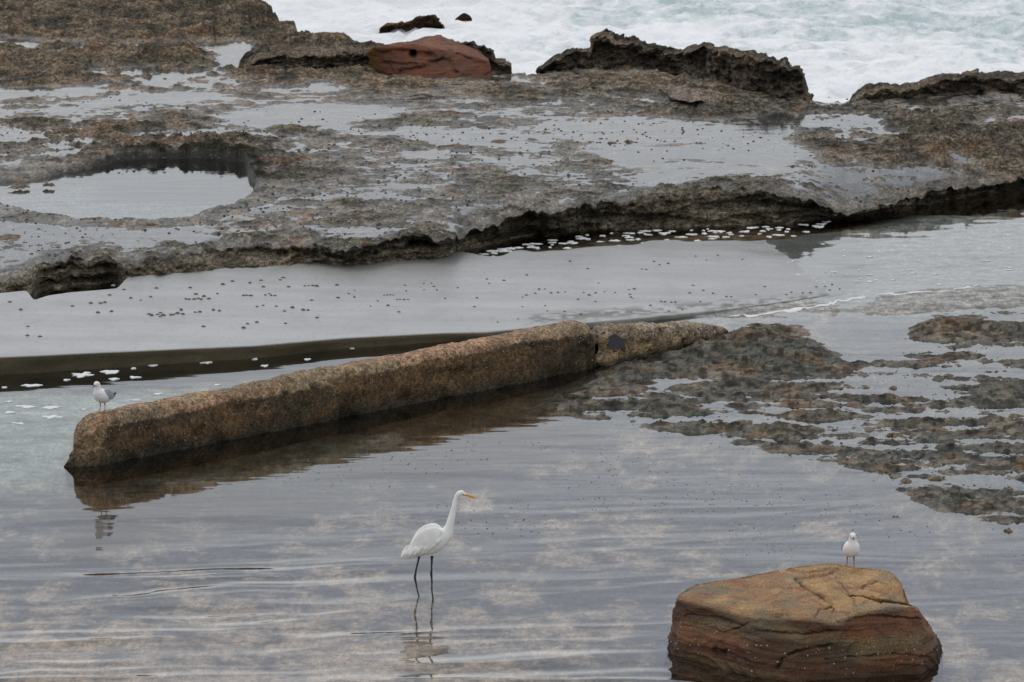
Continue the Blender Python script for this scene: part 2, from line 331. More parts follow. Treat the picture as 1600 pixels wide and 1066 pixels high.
def shelf():
    nc, nf, nt_ = 900, 44, 640
    u = np.linspace(-260, 1860, nc)
    vk = np.interp(u, BACK[:, 0], BACK[:, 1]) + 2.0 * noise(u / 14., u * 0, s=10) + 1.2 * noise(u / 5., u * 0, s=12)
    vl = np.interp(u, TU, TVL); yb = np.interp(u, TU, TYB); yl = np.interp(u, TU, TYL); xl = np.interp(u, TU, TXL); xk, yk, zk = WM(u, vk)
    sl_ = (u - CX) / FPX * 1.0115 + 0 * xl                   # each column is a straight line on plan
    # top rows: denser near the viewer
    t = np.linspace(0, 1, nt_)[:, None]
    Yt = 1 / ((1 - t) / yl[None] + t / yk[None]); Xt = Yt * sl_[None]
    off, U, V_, rough, sdp = shelf_off(Xt, Yt)
    dl = Yt - yl[None]
    lh = np.clip((np.interp(u, TU, TZL) - np.interp(u, TU, TZB)) / .36, .3, 1)[None]; off = off + lh * ss(1.2, .0, dl) * (.03 * terrace(fbm(Xt * 1.6, Yt * 2.5, o=4, s=291, g=.6), .25, .55) + .045 * fbm(Xt * 8, Yt * 8, o=4, s=293, g=.65) + .004) - .02 * ss(.08, 0, dl)
    Zt = M(Xt, Yt) + off
    # drop into the sea at the back
    nb = 8; tb = np.linspace(0, 1, nb + 1)[1:, None]
    Yk = yk[None] + .5 * tb + .25 * fbm(Xt[-1:] * 2 + 0 * tb, tb * 3, o=3, s=300); Xk = Yk * sl_[None]; Zk = Zt[-1:] * (1 - tb) - 1.2 * tb
    # face rows from below the water up to the lip, undercut
    s_ = np.linspace(0, 1, nf, endpoint=False)[:, None]
    zb = -.30; Zf = zb + (Zt[:1] - zb) * s_
    hh = np.clip(Zf / np.maximum(Zt[:1], .05), 0, 1)
    Yf = yb[None] + (yl - yb)[None] * hh
    Xf0 = Yf * sl_[None]
    lay = terrace(fbm(Xf0 * 1.1, Zf * 9, o=4, s=311) + 0 * Yf, .35, .6)
    under = .17 * np.sin(np.pi * np.clip(hh, 0, 1)) ** .7 * (.55 + .9 * fbm(Xf0 * .9, Zf * 2, o=2, s=321)) * np.clip((np.interp(u, TU, TZL) - np.interp(u, TU, TZB)) / .36, 0, 1)[None] ** 1.5
    step = .20 * lay + .20 * fbm(Xf0 * 3.0, Zf * 8, o=6, s=331, g=.66)
    Yf = Yf + (under + step) * ss(0, .2, hh) * ss(1.0, .86, hh) + .12 * fbm(Xf0 * 6, Zf * 14, o=4, s=335, g=.65) * ss(1, .93, hh)
    Xf = Yf * sl_[None] + .03 * fbm(Xf0 * 4, Zf * 10, o=3, s=341) * ss(1, .9, hh)
    X = np.vstack([Xf, Xt, Xk]); Y = np.vstack([Yf, Yt, Yk]); Z = np.vstack([Zf, Zt, Zk])
    # colours
    c_br = np.array([.158, .118, .078]); c_gy = np.array([.142, .126, .098]); c_dk = np.array([.055, .048, .038]); c_gn = np.array([.06, .06, .035])
    n1 = fbm(X * .8, Y * .8, o=5, s=401); n2 = fbm(X * 3.2, Y * 3.2, Z * 6, o=4, s=411); n3 = fbm(X * 9, Y * 9, Z * 20, o=3, s=421)
    Uu, Vv = UV(X, Y, M(X, Y))
    brown = np.clip(ss(210, 120, Vv + .02 * Uu) + .9 * blob(Uu, Vv, 150, 210, 280, 32) + .6 * blob(Uu, Vv, 1500, 230, 190, 60) + .5 * ss(-.05, .4, n1), 0, 1)
    col = lerp(c_gy, c_br, brown[..., None])
    col = lerp(col, c_dk, (ss(-.05, .3, n2) * .85)[..., None]); col = lerp(col, c_dk * .8, (ss(.0, .3, n3) * .8)[..., None])
    col = lerp(col, c_gn, (ss(.25, .5, fbm(X * 1.7, Y * 1.7, o=4, s=431)) * .45)[..., None])
    col = lerp(col, np.array([.19, .10, .05]), (ss(.3, .5, fbm(X * 2.4, Y * 2.4, o=4, s=441)) * .4)[..., None])
    lowf = .45 + .55 * np.clip((np.interp(u, TU, TZL) - np.interp(u, TU, TZB) - .15) / .15, 0, 1)[None]
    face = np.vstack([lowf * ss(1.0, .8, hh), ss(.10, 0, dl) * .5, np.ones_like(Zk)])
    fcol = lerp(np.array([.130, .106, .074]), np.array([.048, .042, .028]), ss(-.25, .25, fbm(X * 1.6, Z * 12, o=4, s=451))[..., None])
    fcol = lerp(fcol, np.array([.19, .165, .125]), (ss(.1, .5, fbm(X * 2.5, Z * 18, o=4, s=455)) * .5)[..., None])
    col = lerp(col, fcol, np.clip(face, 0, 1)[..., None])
    sd_all = np.vstack([np.full_like(Zf, -99), sdp, np.full_like(Zk, -99)])
    col = lerp(col, np.array([.16, .175, .165]), ss(5, 40, sd_all)[..., None])
    # back rim and rear bed of the rock pool, coloured near black
    Upp, Vpp = UV(X, Y, ZPOOL + 0 * X)
    rim = ss(-26 - 14 * n2, -12, sd_all) * ss(302, 290, Vpp) * ss(110, 190, Upp)
    col = lerp(col, np.array([.022, .020, .012]), np.clip(rim * 1.2, 0, 1)[..., None] * .95)
    hgt = np.vstack([np.full_like(Zf, .2), off, np.full_like(Zk, .2)])
    wet = np.clip(ss(.05, .0, hgt), .15, 1)
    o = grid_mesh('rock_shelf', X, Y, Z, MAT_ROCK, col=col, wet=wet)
    # thin sheet of standing water over the hollows of the shelf
    idx = np.arange(0, nt_, 3); jx = np.arange(0, nc, 3)
    Xw = Xt[np.ix_(idx, jx)]; Yw = Yt[np.ix_(idx, jx)]; sw = sdp[np.ix_(idx, jx)]; Zw = M(Xw, Yw) - .10 * ss(.45, .08, dl[np.ix_(idx, jx)]) - .5 * ss(-45, -12, sw)
    Zw[-4:] -= np.array([.05, .15, .3, .5])[:, None]
    wm = water_mat('shelf_water', tint=(.88, .90, .90), waves=((3, .004), (14, .0008)), rough=.06)
    P = np.array(POOL, float); c0 = P.mean(0); ring = []
    for k in range(len(P)):
        for t_ in (0, .5): q = P[k] * (1 - t_) + P[(k + 1) % len(P)] * t_; dd_ = q - c0; ring.append(q + dd_ / np.hypot(dd_[0], dd_[1] * 4) * np.array([10, 10]))
    ring = np.array(ring); x_, y_, z_ = W(ring[:, 0], ring[:, 1], ZPOOL); V = [(a, b, ZPOOL) for a, b in zip(x_, y_)]
    me_ = bpy.data.meshes.new('rock_pool_water'); me_.from_pydata(V, [], [tuple(range(len(V)))[::-1]]); me_.materials.append(water_mat('rock_pool_water', tint=(.80, .86, .88), waves=((3, .003), (10, .0006)), rough=.04)); rp_ = bpy.data.objects.new('rock_pool_water', me_); C.objects.link(rp_); rp_['kind'] = 'structure'
    return o, grid_mesh('tide_water', Xw, Yw, Zw, wm)
sh, shw = shelf(); tag(sh, kind='structure'); tag(shw, kind='structure')
def shelf_z(x, y):
    return float(M(x, y) + shelf_off(np.array([[x]]), np.array([[y]]))[0][0, 0])

# ================================================================== concrete ramp
def ramp_obj():
    m, n, l, p = mat_new('wet_concrete')
    a = nz(n, l, 1.2, 6, .6, sc=(.35, 1.6, 1)); b = nz(n, l, 60, 4, .7)
    c = mixc(n, l, mrange(n, l, a, .35, .65, 0, 1), (.20, .196, .18), (.285, .28, .268)); 
    c = mixc(n, l, mrange(n, l, b, .3, .7, 0, .5), c, (.13, .125, .11)); c = mixc(n, l, mrange(n, l, nz(n, l, 30, 3, .6, sc=(1, .25, 1)), .60, .68, 0, .7), c, (.07, .068, .055)); c = mixc(n, l, mrange(n, l, nz(n, l, 2.0, 5, .7, sc=(1, .5, 1)), .52, .66, 0, .5), c, (.12, .118, .105))
    at = n.new('ShaderNodeAttribute'); at.attribute_name = 'col'
    c = mixc(n, l, 1.0, c, at.outputs['Color'], 'MULTIPLY'); l.new(c, p.inputs['Base Color'])
    p.inputs['Roughness'].default_value = .5
    at2 = n.new('ShaderNodeAttribute'); at2.attribute_name = 'wet'
    l.new(at2.outputs['Fac'], p.inputs['Coat Weight']); l.new(mrange(n, l, a, .4, .6, .40, .35), p.inputs['Coat Roughness']); l.new(mrange(n, l, at2.outputs['Fac'], 0, 1, 0, .5), p.inputs['Specular IOR Level'])
    p.inputs['Coat IOR'].default_value = 1.33
    l.new(bump(n, l, b, .0012), p.inputs['Normal'])
    near = np.array([(-300, 574), (0, 558), (200, 549), (400, 540), (540, 528), (700, 520), (760, 519), (860, 509), (1000, 497), (1150, 482), (1290, 462), (1420, 440)], float)
    nc, nf, nt_ = 420, 14, 160
    u = np.linspace(-260, 1420, nc); vn = np.interp(u, near[:, 0], near[:, 1])
    vf = np.interp(u, LIP[:, 0], LIP[:, 2]) - 8
    vf = vf + 30 * ss(690, 790, u) + 3 * noise(u / 30., u * 0, s=560) * ss(745, 800, u)                 # the ramp runs in under the ledge at the left only
    # inlet of brown water at the far left
    vf = vf + 18 * ss(205, 180, u) * ss(40, 55, u) + 6 * ss(250, 200, u) * 0
    def at_(u_, v_):
        z = .2
        for _ in range(8):
            x, y, _z = W(u_, v_, z); z = ZR(x, y)
        return x, y, z
    t = np.linspace(0, 1, nt_)[:, None]; vv = vn[None] + (vf - vn)[None] * t; uu = np.broadcast_to(u, vv.shape)
    X, Y, Z = at_(uu, vv)
    Z = Z + .0012 * fbm(X * .8, Y * .8, o=3, s=500) + .0006 * fbm(X * 6, Y * 6, o=3, s=501)
    Z = Z - .14 * ss(1290, 1400, uu)
    s_ = np.linspace(0, 1, nf)[:, None]
    Zf = -.35 + (Z[:1] - .012 + .35) * s_; r_ = .03 * np.sqrt(np.clip(1 - s_ ** 2, 0, 1)) * 0
    Yf = Y[:1] - .02 + .018 * fbm(X[:1] * 2 + 0 * s_, Zf * 8, o=4, s=505); Xf = X[:1] + 0 * s_
    Zk = np.vstack([Z[-1:] - .4]); Yk = Y[-1:] + .02; Xk = X[-1:]
    Xa = np.vstack([Xf, X, Xk]); Ya = np.vstack([Yf, Y, Yk]); Za = np.vstack([Zf, Z, Zk])
    col = np.ones(Xa.shape + (3,))
    fz = fbm(Xa * 1.3, Za * 6, o=4, s=510)
    fc = lerp(np.array([.24, .20, .12]), np.array([.42, .34, .22]), ss(-.3, .3, fz)[..., None])
    col[:nf] = fc[:nf]
    col[:nf] = lerp(col[:nf], np.array([.85, .84, .80]), ss(700, 960, u)[None, :, None] * np.ones((nf, 1, 1)))
    lipd = ss(.10, 0, Ya - Ya[nf][None]) * .5; lipd[:nf] = 0
    col = lerp(col, np.array([.6, .55, .4]), lipd[..., None])
    Ua, Va = UV(Xa, Ya, Za)
    grit = ss(-.15, .35, fbm(Xa * 2.5, Ya * 2.0, o=5, s=520, g=.7) + .5 * noise(Xa * 14, Ya * 11, s=530)) * np.exp(-((Va - (497 - (Ua - 850) * .07)) / 9) ** 2) * ss(760, 860, Ua)
    col = lerp(col, np.array([.40, .37, .30]), (grit * .85)[..., None])
    wet = np.ones(Xa.shape); wet[:nf] = .25
    wet = wet * (1 - .7 * grit) * ss(-.012, .012, Za + .02 * fbm(Xa * 1.5, Ya * 1.5, o=4, s=540)); wet[:nf] = .25
    o = grid_mesh('concrete_ramp', Xa, Ya, Za, m, col=col, wet=wet)
    return tag(o, 'smooth wet grey concrete ramp sloping into the water below the rock ledge', 'ramp')
ramp_obj()

# ================================================================== waters
def sheet(name, u0, u1, v0, v1, z, nc, nr, mat, zf=None):
    u = np.linspace(u0, u1, nc); v = np.linspace(v0, v1, nr); U, V_ = np.meshgrid(u, v); X, Y, Z = W(U, V_, z)
    Z = Z + 0 * X
    if zf is not None: Z = Z + zf(X, Y)
    return grid_mesh(name, X, Y, Z, mat)
pool_w = water_mat('pool_water', tint=(.86, .90, .89), waves=((1.1, .010), (3.4, .0016), (14, .0002)), rough=.015)
def pw(x, y):
    U, V_ = UV(x, y, 0 * x)
    a = ss(740, 1000, V_) * ss(1700, 300, U) + .08
    b_ = .0035 * ss(480, 440, V_) * ss(1150, 1330, U)
    wx = x + .5 * fbm(x * .6, y * .6, o=3, s=600); wy = y - .16 * x + .35 * fbm(x * .5, y * .8, o=3, s=605)
    r1 = 1 - 2 * np.abs(fbm(wx * .28, wy * 1.5, o=3, s=610, g=.45)); r2 = fbm(wx * .7, wy * 3.6, o=3, s=620, g=.5)
    return a * (.020 * r1 * (.4 + .8 * ss(-.3, .3, fbm(x * .4, y * .5, o=2, s=630))) + .0015 * r2) + b_ * fbm(x * 2.2, y * 3.2, o=3, s=640)
tag(sheet('pool_surface', -320, 1920, 1200, 290, 0.0, 420, 620, pool_w, pw), kind='structure')

# open sea, churned white
def sea():
    m, n, l, p = mat_new('sea_foam_water')
    at = n.new('ShaderNodeAttribute'); at.attribute_name = 'wet'
    f = nz(n, l, 1.6, 8, .66, sc=(.7, .6, 1)); f2 = nz(n, l, 7, 7, .7, sc=(.8, .5, 1))
    ad = n.new('ShaderNodeMath'); ad.operation = 'ADD'; l.new(f, ad.inputs[0]); l.new(at.outputs['Fac'], ad.inputs[1])
    ad2 = n.new('ShaderNodeMath'); ad2.operation = 'MULTIPLY_ADD'; l.new(f2, ad2.inputs[0]); ad2.inputs[1].default_value = .5; l.new(ad.outputs[0], ad2.inputs[2])
    k = mrange(n, l, ad2.outputs[0], .60, .86, 0, 1)
    col = mixc(n, l, k, (.46, .57, .575), (.93, .935, .94)); l.new(col, p.inputs['Base Color'])
    l.new(mrange(n, l, k, 0, 1, .15, .7), p.inputs['Roughness'])
    l.new(bump(n, l, ad2.outputs[0], .22, .8), p.inputs['Normal'])
    u = np.linspace(-2500, 4100, 500); yy = 74 * (6000 / 74.) ** (np.linspace(0, 1, 520) ** 2.2)
    yy = np.concatenate([np.linspace(74, 112, 420), 112 * (7000 / 112.) ** np.linspace(.01, 1, 60)])
    Y = np.repeat(yy[:, None], 500, 1); X = (u - 800)[None] / FPX * Y
    far = ss(150, 110, Y)
    wz = .18 * fbm(X * .22, Y * .30, o=4, s=700) + .16 * fbm(X * .8, Y * 1.1, o=5, s=710, g=.6)
    crest = np.exp(-((Y - 96.5 - .06 * X - .8 * noise(X * .3, X * 0, s=720)) / 1.1) ** 2)
    Z = -.62 + far * (wz + .6 * crest + .10 * (1 - np.abs(fbm(X * 2.2, Y * 2.6, o=4, s=715)) * 2.5)) 
    foam = .06 + .22 * fbm(X * .35, Y * .45, o=4, s=730) + .25 * ss(84, 78, Y) - .12 * crest
    Uu, Vv = UV(X, Y, -.6 + 0 * X)
    foam = foam + .22 * ss(1000, 700, Uu) + 0 * Uu - .3 * ss(150, 500, Y) 
    return tag(grid_mesh('sea', X, Y, Z, m, wet=foam), kind='structure')
sea()
# wide ground far outside the frame
me = bpy.data.meshes.new('seabed'); me.from_pydata([(-400, -60, -1.5), (400, -60, -1.5), (400, 120, -1.5), (-400, 120, -1.5)], [], [(0, 1, 2, 3)])
me.materials.append(simple('seabed_sand', (.25, .21, .16), .9)); o = bpy.data.objects.new('seabed', me); C.objects.link(o); tag(o, kind='structure')

# ================================================================== rocks along the seaward edge
def ridge(name, pts, depth, label, cat='rock', base=None, bump_amp=.06, colf=None, mat=None, seed=0, under=.1, dx=2.0, dtop=.35, rough_top=.5):
    """a craggy outcrop: pts are (u, foot v, crest v); its foot stands on the shelf"""
    P = np.array(pts, float); u = np.arange(P[0, 0], P[-1, 0] + .1, dx); c = len(u)
    vf = np.interp(u, P[:, 0], P[:, 1]); vt = np.interp(u, P[:, 0], P[:, 2]) + rough_top * (3.5 * noise(u / 13., u * 0, s=seed + 1) + 3.0 * noise(u / 5., u * 0, s=seed + 2))
    if base is None: xb, yb, zb = WM(u, vf)
    else: xb, yb, zb = W(u, vf, base)
    D = yb + .35 * depth; dep = D * CP + (CAM_H - zb) * SP
    h = np.maximum((vf - vt) * dep / FPX / CP + .35 * depth * math.tan(R(8.2)) * -1 + .02, .03)   # crest stands back from the foot
    r = 70; t = np.linspace(0, 1, r)[:, None]
    # cross-section: up the front, over the top, down the back
    f1 = ss(0, .42, t); Yp = np.where(t < .42, .0, (t - .42) / .58); Zp = np.where(t < .42, t / .42, 1 - ss(.75, 1.0, t) * 1.0)
    ends = np.clip(np.minimum(u - u[0], u[-1] - u) / min(18., (u[-1] - u[0]) / 2.5), 0, 1) ** .5; h = h * (.25 + .75 * ends) if base is not None else h
    Y = yb[None] + depth * (.15 + .85 * Yp) * (.25 + .75 * ends[None]) - .15 * depth + .10 * f1
    lo = .12 if base is None else .45; Z = zb[None] - lo + (h[None] + lo) * Zp * (1 - .12 * Yp)
    X = Y * (xb / yb)[None]
    hh = np.clip(Zp, 0, 1)
    uc = under * np.sin(np.pi * np.clip(hh, 0, 1)) * (t < .42)
    n1 = fbm(X * 2.0, Y * 2.0, Z * 5, o=5, s=seed + 11, g=.62); n2 = fbm(X * 6, Y * 6, Z * 13, o=5, s=seed + 21, g=.68)
    Y = Y + uc + (2.6 * bump_amp * terrace(n1, .22, .6) + 2.4 * bump_amp * n2) * (t < .6); X = X + 1.2 * bump_amp * n2 * hh
    Z = Z + (bump_amp * .9 * n1 + bump_amp * 1.0 * n2) * ss(.3, .5, t)
    col = lerp(np.array([.160, .122, .085]), np.array([.052, .042, .031]), ss(-.25, .3, n1 + .5 * n2)[..., None])
    front = (ss(.40, .30, t) * ss(-.6, .2, n1 + .4))[..., None]
    col = lerp(col, np.array([.040, .036, .029]), front * .45)
    col = col * .85
    if colf is not None: col = colf(col, X, Y, Z, hh)
    V = np.stack([X.ravel(), Y.ravel(), Z.ravel()], 1); F = gridF(r, c)
    # end caps
    o = mesh_np(name, V - np.array([xb.mean(), yb.mean(), zb.mean()]), F, mat or MAT_ROCK, col=col.reshape(-1, 3), wet=np.full(V.shape[0], .2))
    o.location = (xb.mean(), yb.mean(), zb.mean())
    return tag(o, label, cat)
ridge('rock_outcrop', [(838, 116, 112), (850, 116, 104), (862, 114, 94), (885, 112, 84), (905, 110, 78), (925, 108, 76), (926, 108, 56), (935, 108, 51), (955, 107, 52), (962, 107, 62), (985, 108, 66), (1002, 110, 72),
                       (1030, 114, 80), (1065, 116, 82), (1075, 120, 76), (1100, 126, 70), (1125, 134, 75), (1150, 142, 82), (1190, 150, 88), (1215, 153, 100), (1222, 154, 97), (1232, 155, 106), (1245, 157, 108), (1254, 158, 122), (1260, 160, 140), (1268, 161, 155)],
      1.5, 'black jagged rock ridge with a square knob standing against the surf', seed=1000, bump_amp=.08, under=.16)
ridge('rock_slab', [(985, 130, 127), (1010, 136, 127), (1040, 152, 136), (1050, 170, 142), (1075, 174, 146), (1100, 172, 149), (1130, 168, 148), (1150, 162, 149), (1178, 157, 153)], 2.6,
      'brown overhanging slab of rock in front of the black ridge', seed=1100, bump_amp=.045, under=.34,
      colf=lambda c, X, Y, Z, hh: lerp(c, np.array([.20, .165, .13]), (ss(.75, 1.0, hh) * .7)[..., None]))
ridge('rock_outcrop', [(1328, 159, 156), (1340, 159, 146), (1365, 158, 139), (1400, 158, 137), (1425, 155, 135), (1440, 153, 128), (1470, 151, 121), (1510, 148, 117), (1560, 146, 119), (1600, 145, 119), (1660, 142, 110), (1860, 130, 90)],
      1.6, 'low brown rock ridge along the surf at the right edge of the shelf', seed=1200, bump_amp=.06, under=.10)
ridge('rock_outcrop', [(374, 106, 98), (400, 105, 84), (425, 106, 78), (450, 107, 74), (475, 108, 76), (500, 108, 72), (530, 108, 70), (560, 112, 74), (590, 114, 78), (612, 114, 84)], 2.8,
      'dark brown broken rock rising to the left of the red boulder', seed=1300, bump_amp=.09, under=.14)
ridge('rock_outcrop', [(660, 105, 78), (690, 105, 66), (715, 106, 66), (740, 108, 72), (758, 112, 76), (768, 115, 84), (772, 116, 95), (796, 116, 99), (800, 116, 112)], 1.0,
      'small knobbly grey rock behind the right end of the red boulder', seed=1400, bump_amp=.06)
ridge('rock_outcrop', [(190, 16, 4), (215, 17, -6), (300, 18, -12), (380, 16, -10), (398, 14, -2), (402, 12, 8)], 1.5, 'dark overhanging rock at the top edge beside the surf', seed=1450, bump_amp=.05, under=.2)
def kelp_col(c, X, Y, Z, hh):
    return lerp(lerp(c * .5, np.array([.035, .020, .014]), .7), np.array([.12, .065, .02]), (.6 * ss(.9, 1, hh) * ss(-.1, .3, fbm(X * 3, Y * 3, o=3, s=1555)))[..., None])
ridge('sea_rock', [(594, 50, 42), (610, 51, 37), (635, 51, 35), (655, 51, 31), (675, 51, 28), (686, 50, 30), (694, 50, 41)], .8, 'dark weedy rock awash in white surf beyond the red boulder', seed=1500, base=-.60, bump_amp=.06, colf=kelp_col)
ridge('sea_rock', [(712, 32, 27), (720, 33, 24), (730, 33, 23), (739, 33, 28)], .4, 'tiny brown rock tip showing in the surf right of the weedy rock', seed=1600, base=-.60, bump_amp=.03, colf=kelp_col)

# ================================================================== boulders
def boulder_mat(name, c1, c2, c3, band, bd=.012):
    m, n, l, p = mat_new(name)
    at = n.new('ShaderNodeAttribute'); at.attribute_name = 'col'
    tcn = n.new('ShaderNodeTexCoord').outputs['Object']
    warp = n.new('ShaderNodeTexNoise'); warp.inputs['Scale'].default_value = 1.6; warp.inputs['Detail'].default_value = 4; l.new(tcn, warp.inputs['Vector'])
    sc_ = n.new('ShaderNodeVectorMath'); sc_.operation = 'MULTIPLY_ADD'; l.new(warp.outputs['Color'], sc_.inputs[0]); sc_.inputs[1].default_value = (.3, .3, .22); l.new(tcn, sc_.inputs[2])
    f = nz(n, l, 1, 5, .6, vec=sc_.outputs[0], sc=(1.2, 1.2, band)); g = nz(n, l, 3.0, 6, .65, vec=tcn); h = nz(n, l, 90, 4, .7, vec=tcn)
    c = mixc(n, l, mrange(n, l, f, .42, .58, 0, 1), c1, c2); c = mixc(n, l, mrange(n, l, g, .45, .6, 0, .85), c, c3)
    c = mixc(n, l, 1.0, c, at.outputs['Color'], 'MULTIPLY')
    v = mrange(n, l, h, .4, .6, .6, 1.4); vv = n.new('ShaderNodeVectorMath'); vv.operation = 'SCALE'; l.new(c, vv.inputs[0]); l.new(v, vv.inputs['Scale'])
    l.new(vv.outputs[0], p.inputs['Base Color']); p.inputs['Roughness'].default_value = .7; p.inputs['Specular IOR Level'].default_value = .2
    b1 = bump(n, l, f, bd); b2 = bump(n, l, h, bd * .25, .8, b1); l.new(bump(n, l, g, bd * 1.5, .7, b2), p.inputs['Normal'])
    return m
def boulder(name, foot, rim, mat, z0, label, seed, colf, strata=.016, hole=None, cen=None, topf=None, na=440, cracks=None):
    """foot: plan outline at the base [(x,y)]; rim: outline of the top [(x,y,z)] same count"""
    foot = np.array(foot, float); rim = np.array(rim, float); k = len(foot)
    s = np.linspace(0, k, na, endpoint=False)
    def cr(P, s):
        i = np.floor(s).astype(int); t = (s - i)[:, None]; p0, p1, p2, p3 = P[(i - 1) % k], P[i % k], P[(i + 1) % k], P[(i + 2) % k]
        sm = .5 * ((2 * p1) + (-p0 + p2) * t + (2 * p0 - 5 * p1 + 4 * p2 - p3) * t ** 2 + (-p0 + 3 * p1 - 3 * p2 + p3) * t ** 3)
        return .2 * sm + .8 * (p1 + (p2 - p1) * t)
    fo = cr(foot, s); ri = cr(rim, s); ns, ntp = 84, 96
    t = np.linspace(0, 1, ns)[:, None]
    X = fo[None, :, 0] + (ri[:, 0] - fo[:, 0])[None] * t; Y = fo[None, :, 1] + (ri[:, 1] - fo[:, 1])[None] * t
    Z = z0 + (ri[None, :, 2] - z0) * t
    cx, cy = ri[:, 0].mean(), ri[:, 1].mean(); cz = ri[:, 2].mean() if cen is None else cen
    nx = X - cx; ny = Y - cy; ln = np.hypot(nx, ny) + 1e-6; nx /= ln; ny /= ln
    bulge = .02 * np.sin(np.pi * t) 
    wz = Z + .05 * fbm(X * 1.2, Y * 1.2, o=3, s=seed) + .03 * X
    st = fbm(X * .7, wz * 34, Y * .7, o=5, s=seed + 5, g=.6)
    dsp = bulge + strata * terrace(st, .3, .5) + .09 * terrace(fbm(X * 1.3, Y * 1.3, Z * 2.0, o=2, s=seed + 9), .28, .62) + .030 * fbm(X * 5, Y * 5, Z * 7, o=5, s=seed + 10, g=.66)
    fade = ss(1.0, .95, t)
    X = X + nx * dsp * fade; Y = Y + ny * dsp * fade
    tt = np.linspace(0, 1, ntp + 1)[1:, None]
    Xt = ri[None, :, 0] + (cx - ri[:, 0])[None] * tt; Yt = ri[None, :, 1] + (cy - ri[:, 1])[None] * tt
    # plane-like top, smooth blend of rim heights weighted by distance
    Zt = ri[None, :, 2] * (1 - tt) ** 1.0 + cz * (1 - (1 - tt) ** 1.0)
    if topf is not None: Zt = Zt + topf(Xt, Yt) * ss(0, .15, tt)
    rel = .034 * fbm(Xt * 2.5, Yt * 2.5, o=6, s=seed + 30, g=.64) + .06 * terrace(fbm(Xt * 1.3, Yt * 1.0, o=4, s=seed + 33), .22, .62)
    Zt = Zt + rel * ss(0, .12, tt) - .012 * (1 - ss(0, .06, tt))
    X = np.vstack([X, Xt]); Y = np.vstack([Y, Yt]); Z = np.vstack([Z, Zt])
    top = np.vstack([0 * t + 0 * fo[None, :, 0] + ss(.93, 1.0, t), np.ones_like(Xt)])
    if hole:
        hx, hy, hz, hr = hole; mk = (np.abs(X - hx) < .06) & (np.abs(Z - hz) < .06); hy = Y[mk].min() if mk.any() else hy; dd = np.sqrt((X - hx) ** 2 + (Z - hz) ** 2 + ((Y - hy) * .2) ** 2); Y = Y + .26 * np.exp(-(dd / hr) ** 4)
    col = colf(X, Y, Z, top)
    if cracks:
        Uc, Vc = UV(X, Y, Z); Uc = Uc + 3 * noise(Uc / 7., Vc / 4., s=seed + 61); Vc = Vc + 1.5 * noise(Uc / 6., Vc / 5., s=seed + 62); face = (Y < cy) | (top > .5)
        for ln_, wd_, dp_ in cracks:
            k_ = np.exp(-(pdist(Uc, Vc, ln_) / (wd_ * .75)) ** 2) * face * (.75 + .5 * noise(Uc / 14., Vc / 6., s=seed + 63)); dp_ *= .85; Z = Z - dp_ * k_ * (top > .5); Y = Y + dp_ * 1.2 * k_ * (top <= .5); col = lerp(col, col * .4, (np.clip(k_, 0, 1) * .75)[..., None])
    if hole: col = lerp(col, np.array([.25, .22, .2]), np.exp(-(dd / hr) ** 4)[..., None])
    loc = np.array([cx, cy, z0]); V = np.stack([X.ravel(), Y.ravel(), Z.ravel()], 1) - loc
    o = mesh_np(name, V, gridF(X.shape[0], na, True), mat, col=col.reshape(-1, 3), wet=np.full(len(V), .3)); o.location = loc
    tag(o, label, 'boulder'); return o, (X, Y, Z, loc)
def PT(u, v, z): a = W(u, v, z); return (float(a[0]), float(a[1]), z)

# foreground sandstone block.  (foot u, foot v at the water) and (rim u, rim v, rim z)
fb = [((1040, 1012), (1064, 930, .42)), ((1052, 1026), (1085, 936, .43)), ((1110, 1042), (1140, 950, .43)), ((1180, 1057), (1190, 962, .42)), ((1250, 1064), (1265, 962, .46)), ((1320, 1063), (1310, 972, .40)),
      ((1400, 1060), (1345, 958, .47)), ((1462, 1053), (1400, 948, .50)), ((1478, 1038), (1432, 948, .46)), ((1474, 1010), (1440, 951, .40)), ((1455, 985), (1418, 940, .46)), ((1435, 970), (1413, 912, .54)),
      ((1400, 955), (1395, 893, .60)), ((1340, 950), (1350, 887, .61)), ((1290, 955), (1300, 880, .62)), ((1210, 962), (1235, 888, .56)), ((1130, 975), (1160, 903, .50)), ((1070, 992), (1090, 914, .44))]
foot = [PT(a[0] - 6, a[1] + 4, 0.0)[:2] for a, b in fb]; rim = [PT(b[0] - 4, b[1], b[2]) for a, b in fb]
MAT_SAND = boulder_mat('brown_sandstone', (.128, .070, .040), (.190, .128, .068), (.108, .086, .060), 34, .03)
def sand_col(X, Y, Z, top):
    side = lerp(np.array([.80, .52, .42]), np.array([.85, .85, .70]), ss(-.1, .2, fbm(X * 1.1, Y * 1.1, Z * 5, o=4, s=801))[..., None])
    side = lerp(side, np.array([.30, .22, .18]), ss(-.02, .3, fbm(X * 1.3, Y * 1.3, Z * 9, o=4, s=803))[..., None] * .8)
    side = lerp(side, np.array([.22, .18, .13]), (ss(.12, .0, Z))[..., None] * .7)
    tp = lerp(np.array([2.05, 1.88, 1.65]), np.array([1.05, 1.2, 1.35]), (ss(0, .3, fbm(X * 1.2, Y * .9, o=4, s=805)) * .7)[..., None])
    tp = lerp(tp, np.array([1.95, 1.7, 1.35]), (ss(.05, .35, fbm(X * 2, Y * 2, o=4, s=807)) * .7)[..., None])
    return lerp(side, tp, top[..., None])
